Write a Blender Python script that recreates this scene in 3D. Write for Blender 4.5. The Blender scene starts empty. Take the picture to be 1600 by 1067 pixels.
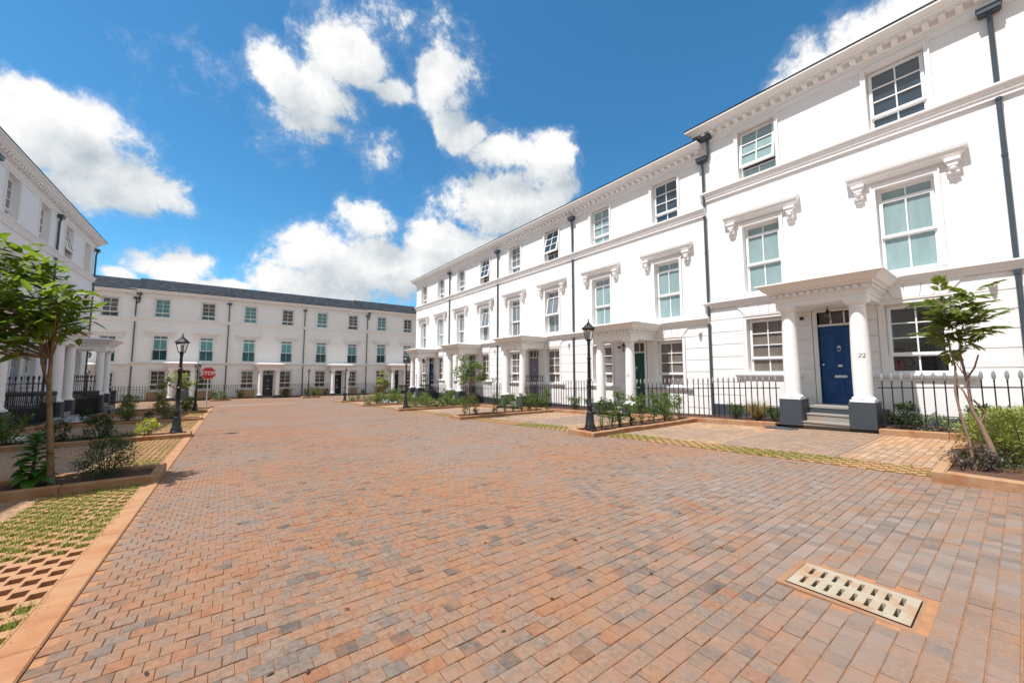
import bpy, bmesh, math, random
import numpy as np
from mathutils import Vector, Matrix
R = math.radians
random.seed(7)
rng = np.random.default_rng(11)
sc = bpy.context.scene
COL = sc.collection

# ------------------------------------------------------------------ camera
TH, PITCH = R(36.70), R(4.71)
cam_d = bpy.data.cameras.new('camera')
cam = bpy.data.objects.new('camera', cam_d)
COL.objects.link(cam)
cam_d.sensor_width = 36.0
cam_d.lens = 595.0 / 1600 * 36.0
cam_d.clip_end = 3000
cam_d.clip_start = 0.05
cam.location = (0, 0, 0)
cam.rotation_euler = (math.pi / 2 + PITCH, 0, -TH)
sc.camera = cam

# ------------------------------------------------------------------ light
SUN_EL, SUN_AZ = R(64.5), R(-84)          # azimuth clockwise from +Y
sun_d = bpy.data.lights.new('sun', 'SUN')
sun_d.energy = 3.15
sun_d.angle = R(0.53)
sun_d.color = (1.0, 0.972, 0.94)
sun = bpy.data.objects.new('sun', sun_d)
COL.objects.link(sun)
to_sun = Vector((math.sin(SUN_AZ) * math.cos(SUN_EL), math.cos(SUN_AZ) * math.cos(SUN_EL), math.sin(SUN_EL)))
sun.rotation_euler = to_sun.to_track_quat('Z', 'Y').to_euler()
vs = sc.view_settings
vs.view_transform = 'Standard'
vs.look = 'None'
vs.gamma = 1
vs.use_curve_mapping = False
vs.exposure = 1.12


class NT:
    """small node-tree helper"""
    def __init__(s, tree):
        s.t = tree
    def n(s, typ, **kw):
        nd = s.t.nodes.new(typ)
        for k, v in kw.items():
            setattr(nd, k, v)
        return nd
    def l(s, a, b):
        s.t.links.new(a, b)
    def put(s, sock, v):
        if hasattr(v, 'is_linked') or isinstance(v, bpy.types.NodeSocket):
            s.l(v, sock)
        else:
            sock.default_value = v
    def m(s, op, a, b=None, c=None, clamp=False):
        nd = s.n('ShaderNodeMath', operation=op, use_clamp=clamp)
        s.put(nd.inputs[0], a)
        if b is not None: s.put(nd.inputs[1], b)
        if c is not None: s.put(nd.inputs[2], c)
        return nd.outputs[0]
    def v(s, op, a, b=None):
        nd = s.n('ShaderNodeVectorMath', operation=op)
        s.put(nd.inputs[0], a)
        if b is not None:
            s.put(nd.inputs[3 if op == 'SCALE' else 1], b)
        return nd.outputs[1] if op in ('LENGTH', 'DOT_PRODUCT') else nd.outputs[0]
    def rng(s, x, a, b, lo=0.0, hi=1.0, smooth=False):
        nd = s.n('ShaderNodeMapRange', interpolation_type='SMOOTHSTEP' if smooth else 'LINEAR', clamp=True)
        s.put(nd.inputs[0], x)
        for i, q in enumerate((a, b, lo, hi)):
            nd.inputs[i + 1].default_value = q
        return nd.outputs[0]
    def noise(s, vec, scale, detail=3, rough=0.55, dist=0.0):
        nd = s.n('ShaderNodeTexNoise')
        if vec is not None: s.l(vec, nd.inputs['Vector'])
        nd.inputs['Scale'].default_value = scale
        nd.inputs['Detail'].default_value = detail
        nd.inputs['Roughness'].default_value = rough
        nd.inputs['Distortion'].default_value = dist
        return nd.outputs['Fac']
    def mix(s, f, a, b, blend='MIX'):
        nd = s.n('ShaderNodeMix', data_type='RGBA', blend_type=blend)
        s.put(nd.inputs[0], f)
        for i, q in ((6, a), (7, b)):
            if isinstance(q, (tuple, list)):
                nd.inputs[i].default_value = (q[0], q[1], q[2], 1)
            else:
                s.l(q, nd.inputs[i])
        return nd.outputs[2]
    def ramp(s, f, stops, const=False):
        nd = s.n('ShaderNodeValToRGB')
        cr = nd.color_ramp
        if const: cr.interpolation = 'CONSTANT'
        while len(cr.elements) < len(stops):
            cr.elements.new(0.5)
        for e, (p, c) in zip(cr.elements, stops):
            e.position = p
            e.color = (c[0], c[1], c[2], 1)
        s.l(f, nd.inputs[0])
        return nd.outputs[0]


# ------------------------------------------------------------------ sky
def az_el(px, py):
    """direction of a point of the sky, as azimuth and elevation (degrees)"""
    x, y, z = (px - 800) / 595.0, 1.0, -(py - 533.5) / 595.0
    fy, fz = y * math.cos(PITCH) - z * math.sin(PITCH), y * math.sin(PITCH) + z * math.cos(PITCH)
    return math.degrees(math.atan2(x, fy) + TH), math.degrees(math.atan2(fz, math.hypot(x, fy)))

CLOUDS = [(95, 225, 150, 105), (15, 215, 120, 120), (190, 285, 88, 70), (120, 300, 110, 45), (60, 150, 75, 50),
          (545, 85, 72, 80), (425, 105, 60, 55), (490, 135, 95, 50), (685, 120, 62, 80), (702, 195, 28, 44), (615, 135, 60, 32),
          (790, 240, 100, 50), (722, 215, 44, 34), (850, 232, 58, 40),
          (790, 325, 125, 75), (705, 380, 90, 55), (870, 295, 50, 55), (760, 400, 110, 66),
          (535, 400, 120, 55), (575, 345, 56, 52), (470, 395, 66, 46), (620, 425, 95, 56), (510, 440, 120, 40),
          (268, 422, 78, 27), (335, 446, 80, 15), (205, 440, 50, 18), (290, 412, 46, 26),
          (1390, 40, 160, 70), (1262, 105, 75, 55), (1420, 5, 130, 60), (1210, 145, 48, 30),
          (572, 385, 62, 46), (612, 258, 26, 34, .26), (655, 314, 30, 16, .22), (660, 60, 70, 44, .36), (480, 190, 120, 36, .36)]

world = bpy.data.worlds.new('World')
sc.world = world
world.use_nodes = True
W = NT(world.node_tree)
world.node_tree.nodes.clear()
sky = W.n('ShaderNodeTexSky', sky_type='NISHITA')
sky.sun_disc = False
sky.sun_elevation = SUN_EL
sky.sun_rotation = SUN_AZ % (2 * math.pi)
sky.altitude = 1600
sky.air_density = 1.0
sky.dust_density = 0.6
sky.ozone_density = 2.2

grp = bpy.data.node_groups.new('cloud_density', 'ShaderNodeTree')
grp.interface.new_socket('Vector', in_out='INPUT', socket_type='NodeSocketVector')
grp.interface.new_socket('Density', in_out='OUTPUT', socket_type='NodeSocketFloat')
g = NT(grp)
gi, go = g.n('NodeGroupInput'), g.n('NodeGroupOutput')
d0 = gi.outputs[0]
sep = g.n('ShaderNodeSeparateXYZ'); g.l(d0, sep.inputs[0])
az = g.m('MULTIPLY', g.m('ARCTAN2', sep.outputs[0], sep.outputs[1]), 180 / math.pi)
el = g.m('MULTIPLY', g.m('ARCSINE', sep.outputs[2]), 180 / math.pi)
w1 = g.n('ShaderNodeTexNoise'); g.l(d0, w1.inputs['Vector'])
w1.inputs['Scale'].default_value = 9; w1.inputs['Detail'].default_value = 4
warp = g.v('MULTIPLY', g.v('SUBTRACT', w1.outputs['Color'], (0.5, 0.5, 0.5)), (8.0, 5.5, 0))
cmb = g.n('ShaderNodeCombineXYZ'); g.l(az, cmb.inputs[0]); g.l(el, cmb.inputs[1])
p = g.v('ADD', cmb.outputs[0], warp)
best = None
for (cx_, cy_, rx_, ry_, *st_) in CLOUDS:
    st_ = st_[0] if st_ else 1.0
    a0, e0 = az_el(cx_, cy_)
    a1, e1 = az_el(cx_ + rx_, cy_)
    a2, e2 = az_el(cx_, cy_ - ry_)
    ra = math.hypot(a1 - a0, e1 - e0); rb = math.hypot(e2 - e0, a2 - a0)
    q = g.v('MULTIPLY', g.v('SUBTRACT', p, (a0, e0, 0)), (1 / ra, 1 / rb, 0))
    b_ = g.m('SUBTRACT', st_, g.m('MULTIPLY', g.v('LENGTH', q), st_))
    best = b_ if best is None else g.m('SMOOTH_MAX', best, b_, 0.18)
# dense cloud cover added outside the view to brighten the shaded walls
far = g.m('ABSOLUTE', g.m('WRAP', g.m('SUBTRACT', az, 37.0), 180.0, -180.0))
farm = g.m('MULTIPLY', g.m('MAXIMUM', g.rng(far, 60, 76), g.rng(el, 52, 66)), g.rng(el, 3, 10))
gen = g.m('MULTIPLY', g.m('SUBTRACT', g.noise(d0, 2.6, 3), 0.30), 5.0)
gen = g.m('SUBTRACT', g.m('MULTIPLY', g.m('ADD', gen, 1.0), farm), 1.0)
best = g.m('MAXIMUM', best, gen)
f1 = g.m('SUBTRACT', g.noise(d0, 10, 12, 0.68, 0.15), 0.5)
f2 = g.m('SUBTRACT', g.noise(d0, 3.2, 4, 0.5), 0.5)
den = g.m('ADD', g.m('MAXIMUM', best, -1.2), g.m('ADD', g.m('MULTIPLY', f1, 2.3), g.m('MULTIPLY', f2, 1.0)))
g.l(den, go.inputs[0])

tc = W.n('ShaderNodeTexCoord')
dirv = W.v('NORMALIZE', tc.outputs['Generated'])
def dens(vec):
    nd = W.n('ShaderNodeGroup'); nd.node_tree = grp
    W.l(vec, nd.inputs[0])
    return nd.outputs[0]
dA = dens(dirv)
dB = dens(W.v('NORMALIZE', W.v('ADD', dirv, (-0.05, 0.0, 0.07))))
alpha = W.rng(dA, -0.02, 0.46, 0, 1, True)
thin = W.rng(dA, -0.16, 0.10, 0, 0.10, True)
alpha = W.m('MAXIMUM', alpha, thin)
dif = W.m('SUBTRACT', dA, dB)
lit = W.m('ADD', W.m('MULTIPLY', dif, 0.72), 0.50)
lit = W.m('SUBTRACT', lit, W.rng(dA, 0.40, 1.1, 0.0, 0.30))
lit = W.rng(lit, 0.05, 0.95, 0, 1)
CS = 4.6
ccol = W.mix(lit, (0.50 * CS, 0.575 * CS, 0.635 * CS), (1.0 * CS, 1.0 * CS, 0.995 * CS))
hs = W.n('ShaderNodeHueSaturation')
hs.inputs['Saturation'].default_value = 1.16
hs.inputs['Value'].default_value = 1.0
W.l(sky.outputs[0], hs.inputs['Color'])
tint = W.mix(1.0, hs.outputs[0], (0.53, 0.90, 0.88), 'MULTIPLY')
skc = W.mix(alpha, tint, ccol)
bg = W.n('ShaderNodeBackground')
W.l(skc, bg.inputs[0]); bg.inputs[1].default_value = 0.1
wo = W.n('ShaderNodeOutputWorld'); W.l(bg.outputs[0], wo.inputs[0])
world.name = 'sky'

# ------------------------------------------------------------------ ground level
def zg(y):
    return -1.2 - 0.0335 * max(-6.0, min(y, 31.5))

# ------------------------------------------------------------------ materials
def mat(name):
    m = bpy.data.materials.new(name)
    m.use_nodes = True
    m.node_tree.nodes.clear()
    t = NT(m.node_tree)
    o = t.n('ShaderNodeOutputMaterial')
    b = t.n('ShaderNodeBsdfPrincipled')
    t.l(b.outputs[0], o.inputs[0])
    return m, t, b, o

def simple(name, col, rough=0.6, var=0.08, scale=6.0, bump=0.0, bscale=60, metal=0.0, spec=0.5, dirt=None):
    m, t, b, o = mat(name)
    geo = t.n('ShaderNodeNewGeometry')
    pos = geo.outputs['Position']
    f = t.noise(pos, scale, 4)
    c = t.mix(f, tuple(x * (1 - var) for x in col), tuple(min(1, x * (1 + var)) for x in col))
    if dirt:
        dm = t.rng(t.noise(pos, dirt[1], 5, 0.65), dirt[2], dirt[3])
        c = t.mix(t.m('MULTIPLY', dm, dirt[4]), c, dirt[0])
    t.l(c, b.inputs['Base Color'])
    b.inputs['Roughness'].default_value = rough
    b.inputs['Metallic'].default_value = metal
    b.inputs['Specular IOR Level'].default_value = spec
    if bump:
        bp = t.n('ShaderNodeBump'); bp.inputs['Strength'].default_value = bump; bp.inputs['Distance'].default_value = 0.01
        t.l(t.noise(pos, bscale, 4), bp.inputs['Height'])
        t.l(bp.outputs[0], b.inputs['Normal'])
    return m

M = {}
def render_mat():
    m, t, b, o = mat('white_render')
    geo = t.n('ShaderNodeNewGeometry'); pos = geo.outputs['Position']
    f = t.noise(pos, 1.1, 5, 0.6)
    c = t.mix(f, (0.785, 0.768, 0.762), (0.845, 0.828, 0.82))
    st = t.v('MULTIPLY', pos, (5.0, 5.0, 0.35))
    streak = t.rng(t.noise(st, 1.0, 5, 0.65), 0.56, 0.78)
    c = t.mix(t.m('MULTIPLY', streak, 0.22), c, (0.62, 0.58, 0.54))
    blot = t.rng(t.noise(pos, 0.7, 5, 0.65), 0.55, 0.8)
    c = t.mix(t.m('MULTIPLY', blot, 0.25), c, (0.66, 0.63, 0.60))
    t.l(c, b.inputs['Base Color']); b.inputs['Roughness'].default_value = 0.8
    bp = t.n('ShaderNodeBump'); bp.inputs['Strength'].default_value = 0.3; bp.inputs['Distance'].default_value = 0.01
    t.l(t.noise(pos, 45, 4), bp.inputs['Height']); t.l(bp.outputs[0], b.inputs['Normal'])
    return m
M['render'] = render_mat()
M['trim'] = simple('white_trim', (0.80, 0.778, 0.765), 0.6, 0.03, 3.0, 0.08, 40)
M['frame'] = simple('white_window_frame', (0.82, 0.82, 0.82), 0.35, 0.02, 3)
M['slate'] = simple('dark_slate_paint', (0.042, 0.052, 0.066), 0.55, 0.18, 5, 0.1, 50, dirt=((0.20, 0.11, 0.06), 3.0, 0.58, 0.8, 0.35))
M['pipe'] = simple('grey_blue_pipe', (0.050, 0.068, 0.085), 0.35, 0.15, 6)
M['black'] = simple('black_iron', (0.012, 0.012, 0.014), 0.35, 0.3, 20)
M['iron'] = simple('black_painted_cast_iron', (0.010, 0.011, 0.013), 0.42, 0.3, 14, 0.15, 60)
M['wrap'] = simple('pale_plastic_wrap', (0.24, 0.245, 0.25), 0.7, 0.1, 30)
M['stone'] = simple('speckled_grey_granite', (0.27, 0.255, 0.235), 0.6, 0.3, 90, 0.1, 90, dirt=((0.36, 0.20, 0.10), 2.2, 0.52, 0.75, 0.6))
M['kerb'] = simple('orange_stained_concrete', (0.34, 0.20, 0.11), 0.85, 0.25, 6, 0.4, 60, dirt=((0.29, 0.10, 0.032), 3.2, 0.44, 0.66, 0.85))
M['kerbflat'] = simple('orange_dusty_concrete_band', (0.35, 0.185, 0.09), 0.85, 0.22, 7, 0.3, 70, dirt=((0.29, 0.10, 0.035), 2.6, 0.46, 0.7, 0.7))
M['soil'] = simple('dark_red_soil', (0.085, 0.038, 0.022), 0.95, 0.5, 18, 1.0, 30)
M['earth'] = simple('red_earth', (0.26, 0.12, 0.06), 0.95, 0.3, 2, 0.6, 20)
M['paint'] = simple('white_road_paint', (0.62, 0.58, 0.53), 0.7, 0.15, 8)
M['grate'] = simple('pale_concrete_grate', (0.33, 0.285, 0.215), 0.8, 0.15, 14, 0.3, 80, dirt=((0.30, 0.14, 0.06), 6.0, 0.46, 0.66, 0.8))
M['drain'] = simple('drain_shaft', (0.02, 0.018, 0.015), 0.9)
M['bark'] = simple('brown_bark', (0.20, 0.115, 0.065), 0.85, 0.45, 14, 0.8, 40, dirt=((0.06, 0.04, 0.03), 5, 0.5, 0.7, 0.7))
M['bark2'] = simple('pinkish_bark', (0.24, 0.15, 0.115), 0.85, 0.35, 14, 0.6, 40)
M['twig'] = simple('green_brown_stem', (0.085, 0.065, 0.035), 0.8, 0.3, 20)
M['white'] = simple('white_enamel', (0.78, 0.78, 0.78), 0.3, 0.02)
M['grey'] = simple('galvanised_post', (0.45, 0.45, 0.45), 0.4, 0.1, 10)
M['red'] = simple('red_sign_sheet', (0.60, 0.008, 0.014), 0.4, 0.04)
M['ink'] = simple('black_ink', (0.015, 0.015, 0.017), 0.5)
M['sheetgrey'] = simple('grey_plastic_sheet', (0.36, 0.38, 0.42), 0.45, 0.25, 6, 0.8, 12)
M['sack'] = simple('white_woven_sack', (0.55, 0.53, 0.50), 0.8, 0.15, 9, 0.6, 25)
M['yellow'] = simple('dull_yellow_bag', (0.55, 0.45, 0.12), 0.7, 0.15, 9, 0.6, 25)
M['bare'] = simple('bare_tan_plaster', (0.50, 0.33, 0.20), 0.85, 0.15, 3, dirt=((0.42, 0.20, 0.09), 2.0, 0.5, 0.75, 0.6))
M['room'] = simple('room_wall', (0.78, 0.74, 0.69), 0.9)
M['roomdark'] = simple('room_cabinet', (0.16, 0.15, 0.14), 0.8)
for nm, c in (('blue', (0.002, 0.062, 0.215)), ('green', (0.006, 0.075, 0.062)), ('mauve', (0.20, 0.19, 0.25)),
              ('navy', (0.012, 0.05, 0.17)), ('blackdoor', (0.014, 0.016, 0.022)), ('wine', (0.12, 0.012, 0.022)), ('greyblue', (0.30, 0.33, 0.38))):
    M['door_' + nm] = simple(nm + '_gloss_door', c, 0.28, 0.05, 3)

def pane_mat(name, col, rough, spec=0.5, var=0.24):
    m, t, b, o = mat(name)
    geo = t.n('ShaderNodeNewGeometry')
    f = t.noise(t.v('MULTIPLY', geo.outputs['Position'], (2.6, 2.6, 0.7)), 1.6, 4, 0.6)
    t.l(t.mix(f, tuple(x * (1 - var) for x in col), tuple(x * (1 + var) for x in col)), b.inputs['Base Color'])
    b.inputs['Roughness'].default_value = rough
    b.inputs['Specular IOR Level'].default_value = spec
    bp = t.n('ShaderNodeBump'); bp.inputs['Strength'].default_value = 0.06; bp.inputs['Distance'].default_value = 0.02
    t.l(t.noise(geo.outputs['Position'], 1.7, 2), bp.inputs['Height']); t.l(bp.outputs[0], b.inputs['Normal'])
    return m
M['teal'] = pane_mat('pale_teal_film_glass', (0.255, 0.355, 0.365), 0.07)
M['tealdark'] = pane_mat('deep_teal_film_glass', (0.016, 0.105, 0.115), 0.06)
M['tealmid'] = pane_mat('mid_teal_film_glass', (0.11, 0.27, 0.275), 0.06)
M['skyglass'] = pane_mat('dark_reflecting_glass', (0.030, 0.050, 0.070), 0.03, 1.0)
M['brownglass'] = pane_mat('room_glass', (0.17, 0.145, 0.125), 0.04, 0.6, 0.35)
M['darkglass'] = pane_mat('dark_room_glass', (0.075, 0.07, 0.068), 0.04, 0.7, 0.4)
M['greyglass'] = pane_mat('grey_blind_glass', (0.16, 0.19, 0.21), 0.05, 0.7, 0.25)

def clear_glass(name):
    m, t, b, o = mat(name)
    tr = t.n('ShaderNodeBsdfTransparent'); tr.inputs[0].default_value = (0.86, 0.88, 0.87, 1)
    gl = t.n('ShaderNodeBsdfGlossy'); gl.inputs['Roughness'].default_value = 0.02
    fr = t.n('ShaderNodeFresnel'); fr.inputs[0].default_value = 1.5
    mx = t.n('ShaderNodeMixShader')
    t.l(t.m('MULTIPLY', fr.outputs[0], 1.6, clamp=True), mx.inputs[0]); t.l(tr.outputs[0], mx.inputs[1]); t.l(gl.outputs[0], mx.inputs[2])
    t.l(mx.outputs[0], o.inputs[0])
    return m
M['clear'] = clear_glass('clear_window_glass')
M['lampglass'] = clear_glass('clear_lamp_glass')

def leaf_mat(name, c1, c2, trans=0.35, rough=0.45):
    m, t, b, o = mat(name)
    geo = t.n('ShaderNodeNewGeometry')
    oi = t.n('ShaderNodeObjectInfo')
    r = t.m('FRACT', t.m('ADD', geo.outputs['Random Per Island'], oi.outputs['Random']))
    c = t.ramp(r, [(0, c1), (0.75, tuple((a + b_) / 2 for a, b_ in zip(c1, c2))), (1, c2)])
    t.l(c, b.inputs['Base Color'])
    b.inputs['Roughness'].default_value = rough
    tl = t.n('ShaderNodeBsdfTranslucent')
    t.l(t.mix(0.5, c, (c2[0] * 1.3, c2[1] * 1.4, c2[2] * 0.6)), tl.inputs[0])
    mx = t.n('ShaderNodeMixShader'); mx.inputs[0].default_value = trans
    t.l(b.outputs[0], mx.inputs[1]); t.l(tl.outputs[0], mx.inputs[2]); t.l(mx.outputs[0], o.inputs[0])
    return m
M['leaf_broad'] = leaf_mat('glossy_broad_leaf', (0.032, 0.08, 0.014), (0.24, 0.32, 0.04), 0.45, 0.45)
M['leaf_fern'] = leaf_mat('lobed_leaf', (0.04, 0.09, 0.02), (0.22, 0.25, 0.04), 0.38, 0.45)
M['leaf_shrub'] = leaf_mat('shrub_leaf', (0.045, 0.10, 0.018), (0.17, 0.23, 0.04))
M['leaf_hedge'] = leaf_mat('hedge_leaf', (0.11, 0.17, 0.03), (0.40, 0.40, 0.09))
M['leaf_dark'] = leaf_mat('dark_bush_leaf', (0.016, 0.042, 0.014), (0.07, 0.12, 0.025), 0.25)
M['leaf_kale'] = leaf_mat('big_bright_leaf', (0.03, 0.10, 0.015), (0.10, 0.22, 0.02), 0.3, 0.35)
M['leaf_yellow'] = leaf_mat('yellow_leaf', (0.26, 0.30, 0.03), (0.55, 0.50, 0.05))
M['leaf_purple'] = leaf_mat('dull_purple_leaf', (0.05, 0.035, 0.04), (0.12, 0.08, 0.08))
M['leaf_straw'] = leaf_mat('straw_grass', (0.30, 0.22, 0.09), (0.42, 0.34, 0.15))
M['leaf_grey'] = leaf_mat('grey_green_leaf', (0.14, 0.19, 0.12), (0.28, 0.32, 0.20))
M['grass'] = leaf_mat('short_grass', (0.10, 0.16, 0.022), (0.38, 0.38, 0.09), 0.3, 0.6)
M['litter'] = leaf_mat('dry_dark_leaf', (0.03, 0.015, 0.012), (0.12, 0.04, 0.02), 0.1, 0.8)

BX, BY = 0.0915, 0.0868
def paver_mat(name, stops, dust, dustamt, joint=(0.20, 0.10, 0.055), flat=True, sx=BX, sy=BY, jw=0.05):
    """running bond pavers: colour by brick index, dust by world noise; flat sheets also get joints"""
    m, t, b, o = mat(name)
    geo = t.n('ShaderNodeNewGeometry')
    pos = geo.outputs['Position']
    s = t.n('ShaderNodeSeparateXYZ'); t.l(pos, s.inputs[0])
    yv = t.m('DIVIDE', s.outputs[1], sy)
    row = t.m('FLOOR', yv)
    half = t.m('MULTIPLY', t.m('MODULO', t.m('ADD', row, 4000), 2.0), 0.5)
    xv = t.m('ADD', t.m('DIVIDE', s.outputs[0], sx), half)
    colm = t.m('FLOOR', xv)
    cb = t.n('ShaderNodeCombineXYZ'); t.l(colm, cb.inputs[0]); t.l(row, cb.inputs[1])
    wn = t.n('ShaderNodeTexWhiteNoise', noise_dimensions='2D'); t.l(cb.outputs[0], wn.inputs['Vector'])
    base = t.ramp(wn.outputs['Value'], stops)
    fine = t.noise(pos, 38, 5, 0.65)
    base = t.mix(1.0, base, t.ramp(fine, [(0.25, (0.60, 0.60, 0.60)), (0.5, (1.0, 1.0, 1.0)), (0.78, (1.38, 1.38, 1.38))]), 'MULTIPLY')
    n1 = t.noise(pos, 0.55, 4, 0.6)
    n2 = t.noise(pos, 7.0, 5, 0.65)
    n3 = t.noise(pos, 2.3, 3, 0.6)
    dm = t.m('MULTIPLY', t.rng(t.m('ADD', t.m('ADD', t.m('MULTIPLY', n1, 0.8), t.m('MULTIPLY', n2, 1.3)), t.m('MULTIPLY', n3, 0.6)), 1.16, 1.58), dustamt)
    c = t.mix(dm, base, dust)
    red = t.rng(t.noise(pos, 9.0, 5, 0.68), 0.56, 0.66)
    c = t.mix(t.m('MULTIPLY', red, 0.55), c, (dust[0] * .82, dust[1] * .56, dust[2] * .45))
    pale = t.rng(t.m('ADD', t.m('MULTIPLY', t.noise(pos, 0.42, 3, 0.55), 0.6), t.m('MULTIPLY', t.noise(pos, 4.5, 5, 0.7), 0.4)), 0.47, 0.60)
    c = t.mix(t.m('MULTIPLY', pale, 0.62), c, (0.195, 0.160, 0.138))
    wear = t.m('SUBTRACT', 1.0, t.v('LENGTH', t.v('MULTIPLY', t.v('SUBTRACT', pos, (4.4, 1.2, -1.2)), (0.33, 0.30, 0.0))), clamp=True)
    band = t.m('MULTIPLY', t.rng(s.outputs[0], 2.2, 4.5), t.rng(s.outputs[1], 2.0, 9.0))
    wn_ = t.rng(t.noise(pos, 3.4, 5, 0.7), 0.36, 0.62)
    wm = t.m('MULTIPLY', t.m('MAXIMUM', t.m('MULTIPLY', wear, 1.5, clamp=True), t.m('MULTIPLY', band, 0.55)), wn_)
    c = t.mix(t.m('MULTIPLY', wm, 0.85), c, t.mix(1.0, (0.195, 0.168, 0.152), t.ramp(wn.outputs['Value'], [(0, (.7, .7, .7)), (1, (1.2, 1.2, 1.2))]), 'MULTIPLY'))
    spot = t.rng(t.noise(pos, 17.0, 4, 0.7), 0.66, 0.74)
    c = t.mix(t.m('MULTIPLY', spot, 0.35), c, (0.30, 0.27, 0.25))
    if flat:
        fx = t.m('ABSOLUTE', t.m('SUBTRACT', t.m('FRACT', xv), 0.5))
        fy = t.m('ABSOLUTE', t.m('SUBTRACT', t.m('FRACT', yv), 0.5))
        jm = t.rng(t.m('MAXIMUM', fx, fy), 0.5 - jw * 1.5, 0.5 - jw * 0.5)
        c = t.mix(t.m('MULTIPLY', jm, 0.75), c, joint)
    t.l(c, b.inputs['Base Color'])
    b.inputs['Roughness'].default_value = 0.7
    b.inputs['Specular IOR Level'].default_value = 0.25
    bp = t.n('ShaderNodeBump'); bp.inputs['Strength'].default_value = 0.8; bp.inputs['Distance'].default_value = 0.006
    if flat:
        hgt = t.m('SUBTRACT', t.m('MULTIPLY', fine, 0.4), jm)
    else:
        hgt = t.m('MULTIPLY', fine, 0.7)
    t.l(hgt, bp.inputs['Height']); t.l(bp.outputs[0], b.inputs['Normal'])
    return m
ROAD_STOPS = [(0.0, (0.078, 0.068, 0.060)), (0.06, (0.138, 0.112, 0.095)), (0.3, (0.185, 0.136, 0.106)), (0.6, (0.208, 0.136, 0.094)), (0.9, (0.225, 0.124, 0.076)), (1.0, (0.220, 0.098, 0.052))]
M['brick'] = paver_mat('clay_paver', ROAD_STOPS, (0.270, 0.134, 0.069), 0.9, flat=False)
M['roadflat'] = paver_mat('clay_paver_sheet', ROAD_STOPS, (0.270, 0.134, 0.069), 0.9)
M['joint'] = simple('orange_joint_sand', (0.30, 0.145, 0.07), 0.95, 0.45, 14)
BAY_STOPS = [(0.0, (0.26, 0.17, 0.105)), (0.4, (0.36, 0.23, 0.135)), (1.0, (0.45, 0.33, 0.22))]
M['bay'] = paver_mat('tan_bay_paver', BAY_STOPS, (0.43, 0.235, 0.12), 0.6, joint=(0.17, 0.085, 0.042), sx=0.19, sy=0.10, jw=0.05)
PATH_STOPS = [(0.0, (0.20, 0.15, 0.115)), (0.6, (0.26, 0.185, 0.135)), (1.0, (0.31, 0.21, 0.14))]
M['path'] = paver_mat('grey_path_paver', PATH_STOPS, (0.33, 0.18, 0.10), 0.35, joint=(0.18, 0.11, 0.07), sx=0.21, sy=0.105, jw=0.03)
M['cellpaver'] = simple('orange_grass_paver', (0.36, 0.19, 0.095), 0.85, 0.15, 6, 0.3, 60, dirt=((0.33, 0.13, 0.05), 3, 0.5, 0.72, 0.5))

def roof_mat():
    m, t, b, o = mat('dark_shingle_roof')
    tcn = t.n('ShaderNodeTexCoord')
    br = t.n('ShaderNodeTexBrick')
    t.l(tcn.outputs['Object'], br.inputs['Vector'])
    br.inputs['Scale'].default_value = 1.0
    br.inputs['Brick Width'].default_value = 0.30
    br.inputs['Row Height'].default_value = 0.14
    br.inputs['Mortar Size'].default_value = 0.008
    br.inputs['Color1'].default_value = (0.013, 0.016, 0.022, 1)
    br.inputs['Color2'].default_value = (0.050, 0.056, 0.068, 1)
    br.inputs['Mortar'].default_value = (0.02, 0.022, 0.028, 1)
    n = t.noise(tcn.outputs['Object'], 5.0, 5, 0.75)
    t.l(t.mix(1.0, br.outputs['Color'], t.ramp(n, [(0.3, (0.55, 0.55, 0.55)), (0.7, (1.5, 1.5, 1.5))]), 'MULTIPLY'), b.inputs['Base Color'])
    b.inputs['Roughness'].default_value = 0.95
    b.inputs['Specular IOR Level'].default_value = 0.05
    return m
M['roof'] = roof_mat()

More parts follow.
